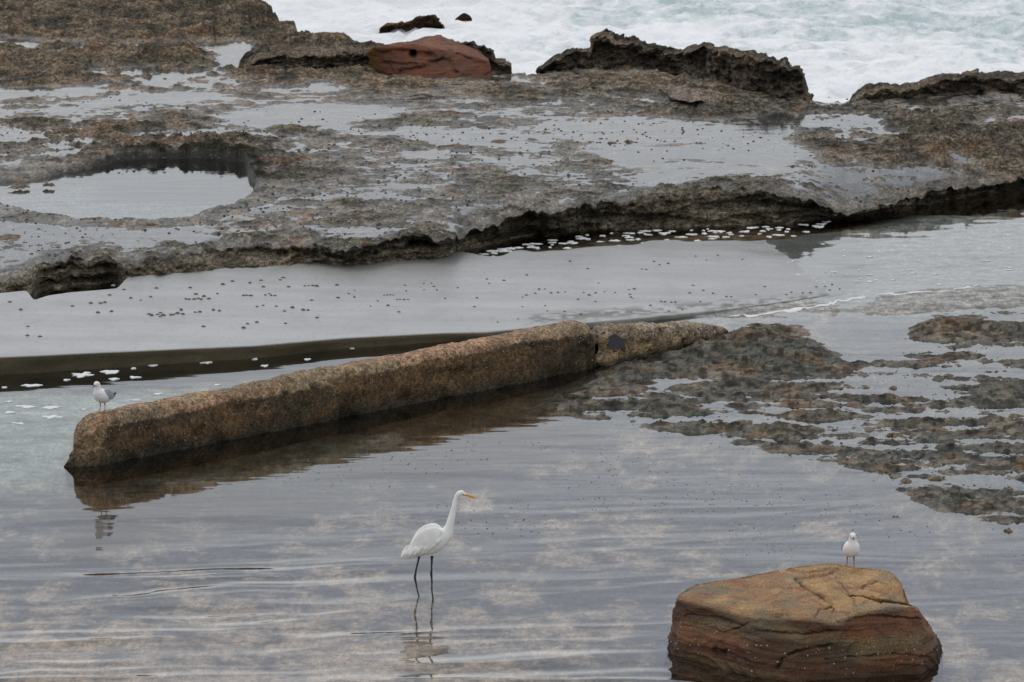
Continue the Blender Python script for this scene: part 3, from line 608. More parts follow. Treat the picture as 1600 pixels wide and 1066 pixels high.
CRK = [([(1242, 903), (1262, 922), (1290, 936), (1300, 946), (1280, 953), (1274, 966)], 2.2, .030), ([(1300, 946), (1302, 958)], 1.6, .02), ([(1215, 888), (1250, 894), (1310, 888), (1290, 898), (1240, 905)], 2.6, .028),
       ([(1345, 918), (1365, 908), (1385, 912)], 2.2, .03), ([(1348, 944), (1362, 935), (1378, 940)], 2.2, .03), ([(1312, 910), (1330, 930), (1338, 946)], 1.8, .015), ([(1214, 1046), (1224, 1028), (1250, 1018), (1300, 1008)], 2.4, .045),
       ([(1130, 990), (1170, 975), (1220, 962)], 2.4, .03), ([(1310, 972), (1360, 962), (1440, 968)], 2.2, .04), ([(1120, 1018), (1132, 1022)], 7, .09), ([(1060, 960), (1130, 965), (1160, 978)], 2.2, .03), ([(1290, 1030), (1400, 1022), (1462, 1028)], 2.0, .03), ([(1180, 985), (1260, 992), (1310, 985)], 2.0, .03)]
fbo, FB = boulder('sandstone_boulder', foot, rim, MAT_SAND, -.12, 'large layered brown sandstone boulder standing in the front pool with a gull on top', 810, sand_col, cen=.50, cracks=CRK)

# cracks on its top are modelled by the relief; white barnacles on the flank
def barnacles(parent, loc, pts, r0, r1, mat, name='barnacle'):
    V, F = [], []; 
    for (p, nrm) in pts:
        r = random.uniform(r0, r1); nrm = Vector(nrm).normalized(); a = nrm.orthogonal().normalized(); b = nrm.cross(a); k = len(V); c0 = Vector(p) - Vector(loc)
        for i in range(6): an = i * math.pi / 3; V.append(c0 + (a * math.cos(an) + b * math.sin(an)) * r - nrm * r * .3)
        for i in range(6): an = i * math.pi / 3; V.append(c0 + (a * math.cos(an) + b * math.sin(an)) * r * .45 + nrm * r * .7)
        V.append(c0 + nrm * r * .4)
        for i in range(6):
            j = (i + 1) % 6; F.append((k + i, k + j, k + 6 + j)); F.append((k + i, k + 6 + j, k + 6 + i)); F.append((k + 6 + i, k + 6 + j, k + 12))
    o = mesh_np(name, [tuple(v) for v in V], F, mat, parent, smooth=False); o['kind'] = 'stuff'; return o
MAT_BARN = simple('barnacle_shell', (.34, .31, .26), .7, .25, 80)
def side_pts(G, n, rows, cols, zmin=.03, wrapn=None):
    X, Y, Z, loc = G; out = []
    while len(out) < n:
        i = random.randint(*rows); j = random.randint(*cols)
        j2 = j % X.shape[1]; p = np.array([X[i, j2], Y[i, j2], Z[i, j2]])
        if p[2] < zmin: continue
        a = np.array([X[i + 1, j2], Y[i + 1, j2], Z[i + 1, j2]]) - p; b = np.array([X[i, (j2 + 1) % X.shape[1]], Y[i, (j2 + 1) % X.shape[1]], Z[i, (j2 + 1) % X.shape[1]]]) - p
        nn = np.cross(b, a); out.append((p, nn))
    return out
barnacles(fbo, FB[3], side_pts(FB, 75, (17, 58), (0, 220)), .004, .010, MAT_BARN)

# the red boulder at the seaward edge
rb = [((572, 106), (574, 82, 0)), ((585, 112), (582, 74, 0)), ((615, 119), (625, 71, 0)), ((650, 123), (660, 72, 0)), ((690, 122), (690, 78, 0)), ((730, 122), (722, 82, 0)), ((768, 120), (758, 93, 0)), ((770, 114), (764, 92, 0)),
      ((758, 108), (745, 78, 0)), ((720, 102), (715, 66, 0)), ((690, 100), (690, 57, 0)), ((665, 100), (665, 57, 0)), ((630, 100), (640, 66, 0)), ((590, 101), (600, 70, 0))]
def red_pts():
    foot, rim = [], []
    front_y = None
    for i, (a, b) in enumerate(rb):
        x, y, z = WM(*a); foot.append((float(x), float(y)))
    back = {7: .5, 8: .9, 9: 1.1, 10: 1.3, 11: 1.3, 12: 1.1, 13: .7}
    x0, y0, z0_ = WM(660, 121)
    for i, (a, b) in enumerate(rb):
        yy = float(y0) + (.22 if i < 7 else back[i] * .9)
        # height of the rim where the sight line crosses that depth
        zz = .5
        for _ in range(20):
            x, y, _z = W(b[0], b[1], zz); zz -= (yy - y) * math.tan(R(8.1))
            zz = float(zz)
        x, y, _z = W(b[0], b[1], zz); rim.append((float(x), float(y), zz))
    foot = [(fx, fy if i < 7 else float(y0) + back[i]) for i, (fx, fy) in enumerate(foot)]
    return foot, rim, float(z0_)
rfoot, rrim, rz0 = red_pts()
MAT_RED = boulder_mat('red_sandstone', (.150, .055, .029), (.165, .067, .036), (.105, .055, .038), 3, .014)
def red_col(X, Y, Z, top):
    c = lerp(np.array([1., 1., 1.]), np.array([.62, .60, .62]), (ss(0, .35, fbm(X * 1.3, Y * 1.3, Z * 2, o=4, s=831)) * .7)[..., None])
    xm = X.min(); c = lerp(c, np.array([1.3, 1.8, .7]), (ss(xm + .28, xm + .08, X) * .7)[..., None])
    c = lerp(c, np.array([1.15, 1.35, 1.5]), (top * ss(-.2, .3, fbm(X * 2, Y * 2, o=3, s=833)) * .5)[..., None]); return c
hx, hy, hz = W(645, 89, rz0 + .30)
rbo, RB = boulder('red_boulder', rfoot, rrim, MAT_RED, rz0 - .1, 'red sandstone boulder with a round hole resting at the seaward edge of the shelf', 840, red_col, strata=.014, cracks=[([(588, 84), (630, 80), (672, 86), (700, 96), (712, 112)], 5, .05), ([(625, 112), (665, 104), (690, 92)], 5, .07), ([(700, 78), (735, 92), (755, 100)], 3.5, .03), ([(600, 98), (650, 101)], 3, .03)],
                  hole=(float(hx), float(hy), rz0 + .30 , .045), cen=max(r_[2] for r_ in rrim) - .03)

# ================================================================== the encrusted concrete beam
def beam_mat(name, hole_c):
    m, n, l, p = mat_new(name); at = n.new('ShaderNodeAttribute'); at.attribute_name = 'col'
    tcn = n.new('ShaderNodeTexCoord').outputs['Object']
    vo = n.new('ShaderNodeTexVoronoi'); vo.inputs['Scale'].default_value = 60; l.new(tcn, vo.inputs['Vector'])
    sepc = n.new('ShaderNodeSeparateColor'); l.new(vo.outputs['Color'], sepc.inputs[0])
    big = mrange(n, l, nz(n, l, 4, 5, .65, vec=tcn), .4, .6, .72, 1.25); m0_ = n.new('ShaderNodeMath'); m0_.operation = 'MULTIPLY'; l.new(mrange(n, l, sepc.outputs[0], 0, 1, .55, 1.5), m0_.inputs[0]); l.new(big, m0_.inputs[1]); v = m0_.outputs[0]
    hn = nz(n, l, 22, 6, .7, vec=tcn)
    mm = n.new('ShaderNodeMath'); mm.operation = 'MULTIPLY'; l.new(v, mm.inputs[0]); l.new(mrange(n, l, hn, .4, .6, .6, 1.45), mm.inputs[1])
    vv = n.new('ShaderNodeVectorMath'); vv.operation = 'SCALE'; l.new(at.outputs['Color'], vv.inputs[0]); l.new(mm.outputs[0], vv.inputs['Scale'])
    c = mixc(n, l, mrange(n, l, nz(n, l, 26, 3, .5, vec=tcn), .60, .66, 0, hole_c), vv.outputs[0], (.03, .025, .02))
    l.new(c, p.inputs['Base Color']); p.inputs['Roughness'].default_value = .75; p.inputs['Specular IOR Level'].default_value = .2
    b = bump(n, l, vo.outputs['Distance'], -.012, .7); l.new(bump(n, l, hn, .012, .7, b), p.inputs['Normal']); return m
def beam(name, A, B, wA, wB, hA, hB, mat, colf, label, seed, rnd=.16, amp=.034, joints=(), nL=420, dip=None):
    A = np.array(A); B = np.array(B); Ld = np.linalg.norm(B - A); d_ = (B - A) / Ld; nrm = np.array([d_[1], -d_[0]])   # nrm points towards the viewer
    nC = 96; s = np.linspace(0, 1, nL)[:, None]; s = s - .105 * np.sin(2 * np.pi * s) / 2 * 1.2; e_ = np.minimum(s, 1 - s) * Ld
    hlf = lerp(wA, wB, s) / 2; H_ = lerp(hA, hB, s)
    if dip is not None: H_ = H_ * dip(s)
    cap = np.sqrt(np.clip(1 - np.clip(1 - e_ / .27, 0, 1) ** 2, 0, 1)); capq = .03 + .97 * cap
    th = np.linspace(0, 2 * np.pi, nC, endpoint=False)[None]
    ct, st_ = np.cos(th), np.sin(th); q = 3.1
    cxx = np.sign(ct) * np.abs(ct) ** (2 / q); czz = np.sign(st_) * np.abs(st_) ** (2 / q)
    H_ = H_ * (.80 + .20 * cap); zc = (H_ - .3) / 2; zh = (H_ + .3) / 2
    off = cxx * hlf * capq; Zz = zc + czz * zh * (.55 + .45 * capq)
    ax = s * Ld + 0 * th
    n1 = fbm(ax * 2.0, off * 3 + 9, Zz * 3, o=4, s=seed, g=.55); n2 = fbm(ax * 11, off * 11, Zz * 11, o=3, s=seed + 9, g=.6)
    k = 1 + 0 * ax
    dd = amp * n1 + amp * .45 * n2 - amp * 1.3 * ss(.25, .45, fbm(ax * 3.5, off * 5, Zz * 5, o=4, s=seed + 19, g=.6))
    for jv in joints: dd = dd - .010 * np.exp(-((ax - jv * Ld + .03 * n1) / .012) ** 2)
    off = off + dd * np.sign(cxx) * np.abs(cxx) ** 2; Zz = Zz + dd * np.clip(czz, 0, 1) ** 2
    ax2 = ax + .06 * n1 * (1 - cap) - .10 * np.exp(-(ax / .15) ** 2) * ss(.16, .04, Zz) * (1 + n2)
    X = A[0] + d_[0] * ax2 + nrm[0] * off; Y = A[1] + d_[1] * ax2 + nrm[1] * off
    loc = np.array([A[0], A[1], 0.]); V = np.stack([X.ravel(), Y.ravel(), Zz.ravel()], 1)
    col = colf(ax, off, Zz, n1, n2, H_, Ld)
    o = mesh_np(name, V - loc, gridF(nL, nC, True), mat, col=col.reshape(-1, 3), wet=np.full(len(V), .2)); o.location = loc
    return tag(o, label, 'concrete beam'), (X, Y, Zz, loc)
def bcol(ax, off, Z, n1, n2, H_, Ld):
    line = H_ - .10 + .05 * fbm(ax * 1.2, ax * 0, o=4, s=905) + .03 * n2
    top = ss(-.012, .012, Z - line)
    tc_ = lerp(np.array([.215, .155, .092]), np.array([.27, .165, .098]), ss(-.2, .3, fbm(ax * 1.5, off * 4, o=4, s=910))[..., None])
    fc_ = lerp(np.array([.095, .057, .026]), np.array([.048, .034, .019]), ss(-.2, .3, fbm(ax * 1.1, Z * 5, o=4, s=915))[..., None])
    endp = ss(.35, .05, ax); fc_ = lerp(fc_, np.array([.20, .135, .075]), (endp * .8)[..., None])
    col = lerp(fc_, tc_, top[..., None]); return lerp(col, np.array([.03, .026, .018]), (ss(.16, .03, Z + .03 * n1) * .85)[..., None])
nx_ = 0.0
pA = W(101, 735, 0); pB = W(922, 577, 0)
MAT_BEAM = beam_mat('encrusted_concrete', 0.0)
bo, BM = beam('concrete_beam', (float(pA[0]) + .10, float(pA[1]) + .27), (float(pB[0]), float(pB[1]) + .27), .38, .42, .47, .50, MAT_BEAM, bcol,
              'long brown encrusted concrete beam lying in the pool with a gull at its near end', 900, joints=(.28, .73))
def beam_pts(n):
    X, Y, Z, loc = BM; out = []
    while len(out) < n:
        i = random.randint(5, X.shape[0] - 8); j = random.randint(0, X.shape[1] - 2); p = np.array([X[i, j], Y[i, j], Z[i, j]])
        a = np.array([X[i + 1, j], Y[i + 1, j], Z[i + 1, j]]) - p; b = np.array([X[i, j + 1], Y[i, j + 1], Z[i, j + 1]]) - p; nn = np.cross(a, b); nn /= np.linalg.norm(nn) + 1e-9
        c0 = np.array([X[i].mean(), Y[i].mean(), Z[i].mean()]); nn = nn if np.dot(nn, p - c0) > 0 else -nn
        if p[2] < .06 or nn[1] > .3 or abs(nn[2]) > .95: continue
        out.append((p, nn))
    return out
barnacles(bo, BM[3], beam_pts(200), .004, .009, simple('barnacle_pale', (.36, .33, .27), .7, .3, 80))
# crusty foot at the near end
# second, eroded length of concrete
def bcol2(ax, off, Z, n1, n2, H_, Ld):
    c = lerp(np.array([.30, .205, .105]), np.array([.20, .15, .095]), ss(-.1, .35, n1 + .3 * ax / Ld)[..., None])
    c = lerp(c, np.array([.34, .27, .22]), (ss(-.03, .03, Z - H_ + .08) * ss(-.2, .3, n2) * .6)[..., None])
    c = lerp(c, np.array([.10, .095, .08]), (ss(.55, 1.0, ax / Ld) * .5)[..., None])
    return lerp(c, np.array([.03, .026, .018]), (ss(.10, .01, Z + .05 * n1))[..., None])
pC = W(930, 576, 0); pD = W(1140, 528, 0)
b2, B2 = beam('concrete_beam', (float(pC[0]), float(pC[1]) + .24), (float(pD[0]), float(pD[1]) + .3), .42, .26, .42, .10, beam_mat('honeycombed_concrete', .9), bcol2,
              'shorter honeycombed yellow concrete length tapering into the rocks beyond the long beam', 950, amp=.06, nL=200)
# dark plate let into it
def plate():
    x, y, z = W(963, 536, .20); cx_, cy_ = float(x), float(y)
    A = np.array([B2[0][:, 0].mean(), 0]);
    pts = [(-.10, .10), (-.02, .12), (.05, .06), (.10, .04), (.11, -.10), (.07, -.06), (-.06, -.05), (-.10, -.02)]
    # stand it just proud of the flank facing the viewer
    X, Y, Z, loc = B2; msk = (np.abs(X - cx_) < .12) & (np.abs(Z - .22) < .12); yf = Y[msk].min() if msk.any() else cy_
    d_ = np.array([float(pD[0] - pC[0]), float(pD[1] - pC[1])]); d_ /= np.linalg.norm(d_)
    V = []; 
    for k, o_ in enumerate((-.012, .05)):
        for a, b in pts: V.append((cx_ + a * d_[0] * 1.35 - loc[0], yf + a * d_[1] * 1.35 + o_ + .06 - loc[1], .22 + b))
    n_ = len(pts); F = [tuple(range(n_))] + [tuple(range(2 * n_ - 1, n_ - 1, -1))] + [(i, i + n_, (i + 1) % n_ + n_, (i + 1) % n_) for i in range(n_)]
    me = bpy.data.meshes.new('slate_plate'); me.from_pydata(V, [], F); me.materials.append(simple('dark_slate', (.035, .037, .042), .5, .2)); o = bpy.data.objects.new('slate_plate', me); C.objects.link(o); o.parent = b2
    o['label'] = 'dark slate grey broken plate'
plate()

# ================================================================== birds
def loft(name, P, RV, RH, mat, parent, seg=18, sub=6, side=None):
    """P path points (x,y,z), RV radius in the vertical plane, RH sideways radius; one closed surface"""
    P = np.array(P, float); RV = np.array(RV, float); RH = np.array(RH, float); k = len(P)
    s = np.linspace(0, k - 1, (k - 1) * sub + 1); i = np.minimum(np.floor(s).astype(int), k - 2); t = (s - i)
    def cr(A):
        A = A.reshape(k, -1); g = lambda j: A[np.clip(j, 0, k - 1)]; tt = t[:, None]
        p0, p1, p2, p3 = g(i - 1), g(i), g(i + 1), g(i + 2)
        return .5 * ((2 * p1) + (-p0 + p2) * tt + (2 * p0 - 5 * p1 + 4 * p2 - p3) * tt ** 2 + (-p0 + 3 * p1 - 3 * p2 + p3) * tt ** 3)
    Q = cr(P); rv = np.maximum(cr(RV)[:, 0], .0008); rh = np.maximum(cr(RH)[:, 0], .0008)
    T = np.gradient(Q, axis=0); T /= np.linalg.norm(T, axis=1)[:, None] + 1e-9
    S = np.array([0, 1., 0]) if side is None else np.array(side, float)
    Uv = np.cross(T, S); Uv /= np.linalg.norm(Uv, axis=1)[:, None] + 1e-9; Sv = np.cross(Uv, T)
    a = np.linspace(0, 2 * np.pi, seg, endpoint=False)
    V = Q[:, None] + Uv[:, None] * (np.cos(a)[None, :, None] * rv[:, None, None]) + Sv[:, None] * (np.sin(a)[None, :, None] * rh[:, None, None])
    n_ = len(Q); F = [tuple(f) for f in gridF(n_, seg, True)]; V = [tuple(v) for v in V.reshape(-1, 3)]
    F.append(tuple(range(seg - 1, -1, -1))); F.append(tuple(range((n_ - 1) * seg, n_ * seg)))
    me = bpy.data.meshes.new(name); me.from_pydata(V, [], F); me.polygons.foreach_set('use_smooth', [True] * len(me.polygons)); me.materials.append(mat); me.update()
    o = bpy.data.objects.new(name, me); C.objects.link(o); o.parent = parent; return o
def merge(name, objs, parent):
    vs, fs = [], []; m = objs[0].data.materials[0]
    for o in objs:
        k = len(vs); vs += [tuple(v.co) for v in o.data.vertices]; fs += [tuple(i + k for i in p.vertices) for p in o.data.polygons]; bpy.data.objects.remove(o)
    me = bpy.data.meshes.new(name); me.from_pydata(vs, [], fs); me.polygons.foreach_set('use_smooth', [True] * len(fs)); me.materials.append(m); o = bpy.data.objects.new(name, me); C.objects.link(o); o.parent = parent; return o
def feather(name, colr, var=.05):
    m, n, l, p = mat_new(name); f = nz(n, l, 30, 4, .6, sc=(1, 1, 3)); g = nz(n, l, 12, 3, .5)
    c = mixc(n, l, mrange(n, l, g, .35, .65, 0, 1), tuple(q * (1 - var) for q in colr), colr); l.new(c, p.inputs['Base Color'])
    p.inputs['Roughness'].default_value = .75; p.inputs['Specular IOR Level'].default_value = .2
    l.new(bump(n, l, f, .004, .5), p.inputs['Normal']); return m
WHITE = feather('white_feathers', (.84, .83, .80), .14); GREY = feather('grey_feathers', (.30, .32, .36)); BLACK = feather('black_feathers', (.03, .03, .035))
LEGB = simple('black_leg_skin', (.018, .017, .016), .5); ORANGE = simple('orange_bill', (.75, .33, .04), .4); REDL = simple('red_leg_skin', (.30, .045, .035), .5); BILLR = simple('dark_red_bill', (.16, .04, .03), .4)
EYEY = simple('yellow_eye', (.5, .42, .1), .2); EYEB = simple('dark_eye', (.01, .01, .01), .15); LORE = simple('lore_skin', (.22, .26, .08), .5)
def ball(name, c, r, mat, parent, sc=(1, 1, 1)):
    import bmesh
    me = bpy.data.meshes.new(name); b = bmesh.new(); bmesh.ops.create_uvsphere(b, u_segments=10, v_segments=8, radius=r); bmesh.ops.scale(b, vec=sc, verts=b.verts); bmesh.ops.translate(b, vec=c, verts=b.verts); b.to_mesh(me); b.free()
    me.polygons.foreach_set('use_smooth', [True] * len(me.polygons)); me.materials.append(mat); o = bpy.data.objects.new(name, me); C.objects.link(o); o.parent = parent; return o

def egret():
    gx, gy, gz = W(675, 935, 0.0); root = empty('egret', (float(gx), float(gy), 0)); s = 1 / 3.555 / (FPX / 49.7)
    tag(root, 'tall white egret with orange bill wading in the front pool', 'egret')
    Z0 = 690; p = lambda a, b, y=0: ((a - 267) * s, y, (Z0 - b) * s / CP)
    sp = [(124, 463, 3, 10), (138, 455, 12, 20), (165, 436, 31, 34), (205, 405, 55, 48), (250, 378, 71, 56), (292, 358, 68, 56), (326, 342, 52, 46), (350, 322, 36, 34), (363, 294, 25, 24), (372, 258, 20.5, 19), (381, 222, 17, 16), (389, 186, 14, 13.5),
          (396, 152, 12.5, 12), (404, 126, 12.5, 12), (417, 110, 15, 13.5), (431, 106, 15, 13), (444, 110, 11, 10), (456, 116, 6, 6)]
    loft('body', [p(a, b) for a, b, *_ in sp], [r * s for *_, r, _h in sp], [h_ * s for *_, h_ in sp], WHITE, root, 28, 7)
    for sg in (-1, 1):
        wv = [(322, 318, 14, 6), (290, 325, 46, 11), (245, 352, 60, 12), (200, 392, 50, 11), (165, 425, 32, 9), (135, 455, 14, 6), (118, 468, 5, 3)]
        off = [36, 50, 52, 44, 32, 17, 8]
        wobj = loft('wing', [p(a, b, sg * of * s) for (a, b, *_), of in zip(wv, off)], [c[2] * s for c in wv], [c[3] * s for c in wv], WHITE, root, 20, 6)
        # folded flight feathers
        for k in range(9):
            a0, b0 = 318 - 22 * k, 338 + 9 * k + (k % 2) * 10; loft('feather', [p(a0, b0, sg * (52 - (k < 2) * 8) * s), p(a0 - 20, b0 + 24, sg * (60 - k) * s), p(a0 - 46, b0 + 52, sg * (49 - 2.2 * k) * s)], [9 * s, 13 * s, 3 * s], [3 * s, 4 * s, 1.5 * s], WHITE, wobj, 8, 5)
        for k in range(5):
            a0, b0 = 235 - 14 * k, 372 + 13 * k; a1, b1 = 150 - 5 * k, 452 + 4 * k
            loft('feather', [p(a0, b0, sg * 56 * s), p((a0 + a1) / 2, (b0 + b1) / 2 + 4, sg * (50 - 3 * k) * s), p(a1, b1, sg * (30 - 3 * k) * s)], [9 * s, 10 * s, 2 * s], [3 * s, 3 * s, 1 * s], WHITE, wobj, 8, 5)
    loft('upper_bill', [p(452, 113), p(475, 119), p(500, 128), p(518, 137)], [6 * s, 4.8 * s, 3 * s, .8 * s], [5 * s, 4 * s, 2.4 * s, .7 * s], ORANGE, root, 10, 4)
    loft('lower_bill', [p(452, 119), p(475, 126), p(498, 133), p(515, 138)], [4.5 * s, 3.6 * s, 2.2 * s, .6 * s], [4.4 * s, 3.4 * s, 2 * s, .6 * s], ORANGE, root, 10, 4)
    for sg in (-1, 1):
        loft('lore', [p(436, 112, sg * 10 * s), p(446, 114, sg * 8.5 * s), p(458, 117, sg * 5 * s)], [2 * s, 3 * s, 2 * s], [2.5 * s, 2.5 * s, 2 * s], LORE, root, 8, 3)
        ey = ball('eye', p(437, 110, sg * 12 * s), 3.0 * s, EYEY, root); ball('pupil', p(437.4, 110, sg * 14 * s), 1.7 * s, EYEB, ey)
    def leg(pts, y):
        a = loft('leg', [p(*q, y_) for q, y_ in pts], [r * s for r in y], [r * s for r in y], LEGB, root, 10, 5)
        e_ = pts[-1]; x0, z0 = e_[0][0], e_[0][1]
        for dx, dy in ((34, 0), (28, -16), (28, 16), (-18, 0)):
            loft('toe', [p(x0, z0, e_[1]), p(x0 + dx * .5, z0 + 2, e_[1] + dy * .5 * s), p(x0 + dx, z0 + 6, e_[1] + dy * s)], [2.2 * s, 2 * s, 1 * s], [2.2 * s, 2 * s, 1 * s], LEGB, a, 6, 3)
    leg([((197, 452), .05), ((193, 480), .05), ((181, 530), .05), ((173, 575), .05), ((174, 590), .05), ((182, 635), .055), ((192, 678), .06), ((205, 715), .06)], [9, 6, 4.6, 6.6, 6.4, 4, 4, 4])
    leg([((268, 448), -.05), ((267, 475), -.05), ((265, 520), -.05), ((264, 545), -.05), ((267, 590), -.05), ((267, 640), -.05), ((274, 690), -.05), ((278, 735), -.05)], [9, 6, 4.8, 6.8, 4.6, 4, 4.5, 4.5])
egret()

def gull(loc, rz, label, sc=1.0, flip=1):
    root = empty('gull', loc, rz); root.scale = (sc,) * 3; tag(root, label, 'gull')
    sp = [(-.175, .128, .005, .018), (-.15, .125, .012, .024), (-.11, .122, .028, .034), (-.06, .124, .048, .050), (-.01, .140, .062, .066), (.03, .165, .064, .067), (.055, .195, .052, .056), (.067, .222, .036, .036), (.072, .245, .031, .030),
          (.077, .265, .031, .029), (.090, .273, .028, .025), (.106, .270, .018, .017), (.114, .266, .009, .009)]
    loft('body', [(a, 0, b) for a, b, *_ in sp], [q[2] for q in sp], [q[3] for q in sp], WHITE, root, 26, 6)
    for sg in (-1, 1):
        wv = [(.035, .200, .012, .006, .044), (.01, .188, .036, .012, .056), (-.04, .160, .044, .014, .056), (-.09, .138, .034, .012, .044), (-.14, .128, .020, .008, .026), (-.17, .130, .010, .005, .014)]
        wg = loft('wing', [(a, sg * f, b) for a, b, _, _, f in wv], [q[2] for q in wv], [q[3] for q in wv], GREY, root, 18, 6)
        t_ = loft('wing_tip', [(-.135, sg * .030, .127), (-.175, sg * .018, .132), (-.215, sg * .006 + .004, .145)], [.016, .011, .003], [.007, .005, .002], BLACK, wg, 10, 5)
        ey = ball('eye', (.094, sg * .0245, .277), .0042, EYEB, root)
    loft('bill', [(.108, 0, .266), (.125, 0, .263), (.140, 0, .256), (.146, 0, .250)], [.0075, .0062, .005, .001], [.006, .0045, .003, .001], BILLR, root, 10, 4)
    loft('tail', [(-.13, 0, .124), (-.17, 0, .125), (-.205, 0, .126)], [.012, .006, .003], [.026, .028, .024], WHITE, root, 12, 4)
    for sg in (-1, 1):
        lg_ = loft('leg', [(.0, sg * .026, .095), (-.006, sg * .027, .06), (-.002, sg * .028, .03), (0, sg * .028, .004)], [.009, .0042, .0032, .0035], [.009, .0042, .0032, .0035], REDL, root, 10, 4)
        V = [(-.008, 0, .001), (.030, -.018, .001), (.034, 0, .002), (.030, .018, .001), (-.004, 0, .007), (.015, -.008, .006), (.017, 0, .007), (.015, .008, .006)]
        V = [(a, b + sg * .028, c) for a, b, c in V]; F = [(0, 1, 5, 4), (1, 2, 6, 5), (2, 3, 7, 6), (3, 0, 4, 7), (4, 5, 6, 7), (0, 3, 2, 1)]
        me = bpy.data.meshes.new('webbed_foot'); me.from_pydata(V, [], F); me.materials.append(REDL); o = bpy.data.objects.new('webbed_foot', me); C.objects.link(o); o.parent = lg_
    return root
def top_z(G, x, y):
    X, Y, Z, loc = G; d2 = (X - x) ** 2 + (Y - y) ** 2; m_ = d2 < .05 ** 2
    return float(Z[m_].max()) if m_.any() else float(Z.ravel()[d2.argmin()])
sx = (161 - CX) / FPX * 1.021; pa = np.array([float(pA[0]) + .10, float(pA[1]) + .27]); pb = np.array([float(pB[0]), float(pB[1]) + .27]); dd_ = pb - pa
tq = (sx * pa[1] - pa[0]) / (dd_[0] - sx * dd_[1]); gx, gy = [float(q) for q in pa + tq * dd_]
gull((gx, gy, top_z(BM, gx, gy)), R(-122), 'grey winged gull with red legs standing on the near end of the long beam', 1.04)
gx, gy, _ = W(1329, 883, .60); gx, gy = float(gx), float(gy)
gull((gx, gy, top_z(FB, gx, gy)), R(-83), 'white gull facing forward standing on the sandstone boulder', 1.06)

# ================================================================== small things
MAT_LIMP = simple('limpet_shell', (.085, .078, .05), .7, .4, 60, .003); MAT_FOAM = simple('floating_foam', (.66, .66, .65), .8, .06, 30, .004)
def zground(x, y):                        # ramp or pool or shelf
    return float(ZR(x, y))
def limpet_mesh():
    V = []; F = []; k = 9
    for i in range(k): a = 2 * math.pi * i / k; V.append((math.cos(a), math.sin(a) * .85, -.03))
    for i in range(k): a = 2 * math.pi * i / k; V.append((math.cos(a) * .62, math.sin(a) * .5, .42))
    V.append((.08, 0, .66))
    for i in range(k): j = (i + 1) % k; F += [(i, j, k + j, k + i), (k + i, k + j, 2 * k)]
    me = bpy.data.meshes.new('limpet'); me.from_pydata(V, [], F); me.materials.append(MAT_LIMP); me.polygons.foreach_set('use_smooth', [True] * len(F)); return me
LM = limpet_mesh()
lim = []
def zl(z): return [(z[i], z[i + 1]) for i in range(0, len(z), 2)]
# read off the photograph: zoomed left crop (scale 1/2.961, origin 0,350)
for a, b in [(45, 362), (96, 398), (335, 381), (129, 475), (127, 517), (185, 522), (453, 411), (516, 406), (420, 368), (465, 368), (485, 364), (507, 330), (574, 305), (605, 344), (651, 354), (697, 338), (724, 298), (880, 296),
             (906, 326), (860, 348), (875, 350), (898, 349), (917, 346), (931, 350), (943, 336), (966, 347), (1006, 324), (690, 418), (702, 424), (728, 420), (742, 412), (755, 424), (740, 430), (790, 422), (803, 420), (821, 414), (838, 399), (846, 418), (903, 409),
             (925, 408), (941, 475), (987, 399), (1015, 403), (1075, 266), (1031, 281), (1156, 274), (1207, 262), (1218, 292), (1296, 260), (1310, 250), (1335, 292), (1127, 332), (1142, 331), (1160, 333), (1228, 330), (1246, 324), (1255, 332), (1272, 333), (1189, 384),
             (1217, 378), (1278, 382), (1353, 388), (1316, 404), (1321, 461), (1145, 463), (1127, 482), (1188, 456), (1441, 354), (1467, 435), (1403, 399), (1425, 400), (1410, 288), (1428, 287), (1447, 287), (1466, 289), (1558, 284), (1564, 343)]:
    lim.append((a / 2.961, 350 + b / 2.961, random.uniform(2.8, 4.4)))
for a, b in [(44, 324), (72, 309), (70, 340), (145, 381), (178, 357), (226, 378), (276, 408), (208, 331), (222, 330), (237, 329), (250, 330), (268, 350), (282, 350), (300, 351), (318, 350), (304, 285), (310, 311), (391, 277), (393, 306), (427, 275), (438, 290), (452, 307), (548, 296),
             (490, 345), (637, 343), (626, 384), (762, 262), (683, 256), (694, 276), (868, 237), (1068, 174), (848, 339), (866, 330), (907, 322), (925, 303), (951, 302), (980, 320), (1012, 318), (1045, 315), (1131, 319), (1156, 330), (1186, 320), (1276, 319), (1228, 315), (953, 380), (848, 384),
             (1105, 350), (1186, 360), (1340, 305), (1365, 302), (1350, 340), (1360, 347), (1345, 327), (1490, 360), (1508, 362), (1537, 363), (1555, 363), (1525, 404), (1440, 378), (1400, 210), (1420, 212), (1457, 175), (1522, 184), (1482, 190), (1118, 418), (1043, 406), (963, 404), (733, 455), (827, 440), (1150, 208), (1200, 274)]:
    lim.append((530 + a / 2.961, 350 + b / 2.961, random.uniform(2.0, 3.2)))
for a, b in [(80, 150), (130, 168), (182, 147), (296, 165), (67, 285), (400, 291), (358, 328), (222, 337), (244, 338), (115, 308), (575, 321), (611, 319), (523, 317), (500, 328), (638, 292), (678, 290), (711, 281), (700, 306), (746, 301), (160, 322), (102, 360), (52, 320), (18, 398)]:
    lim.append((1060 + a / 2.961, 350 + b / 2.961, random.uniform(2.0, 3.0)))
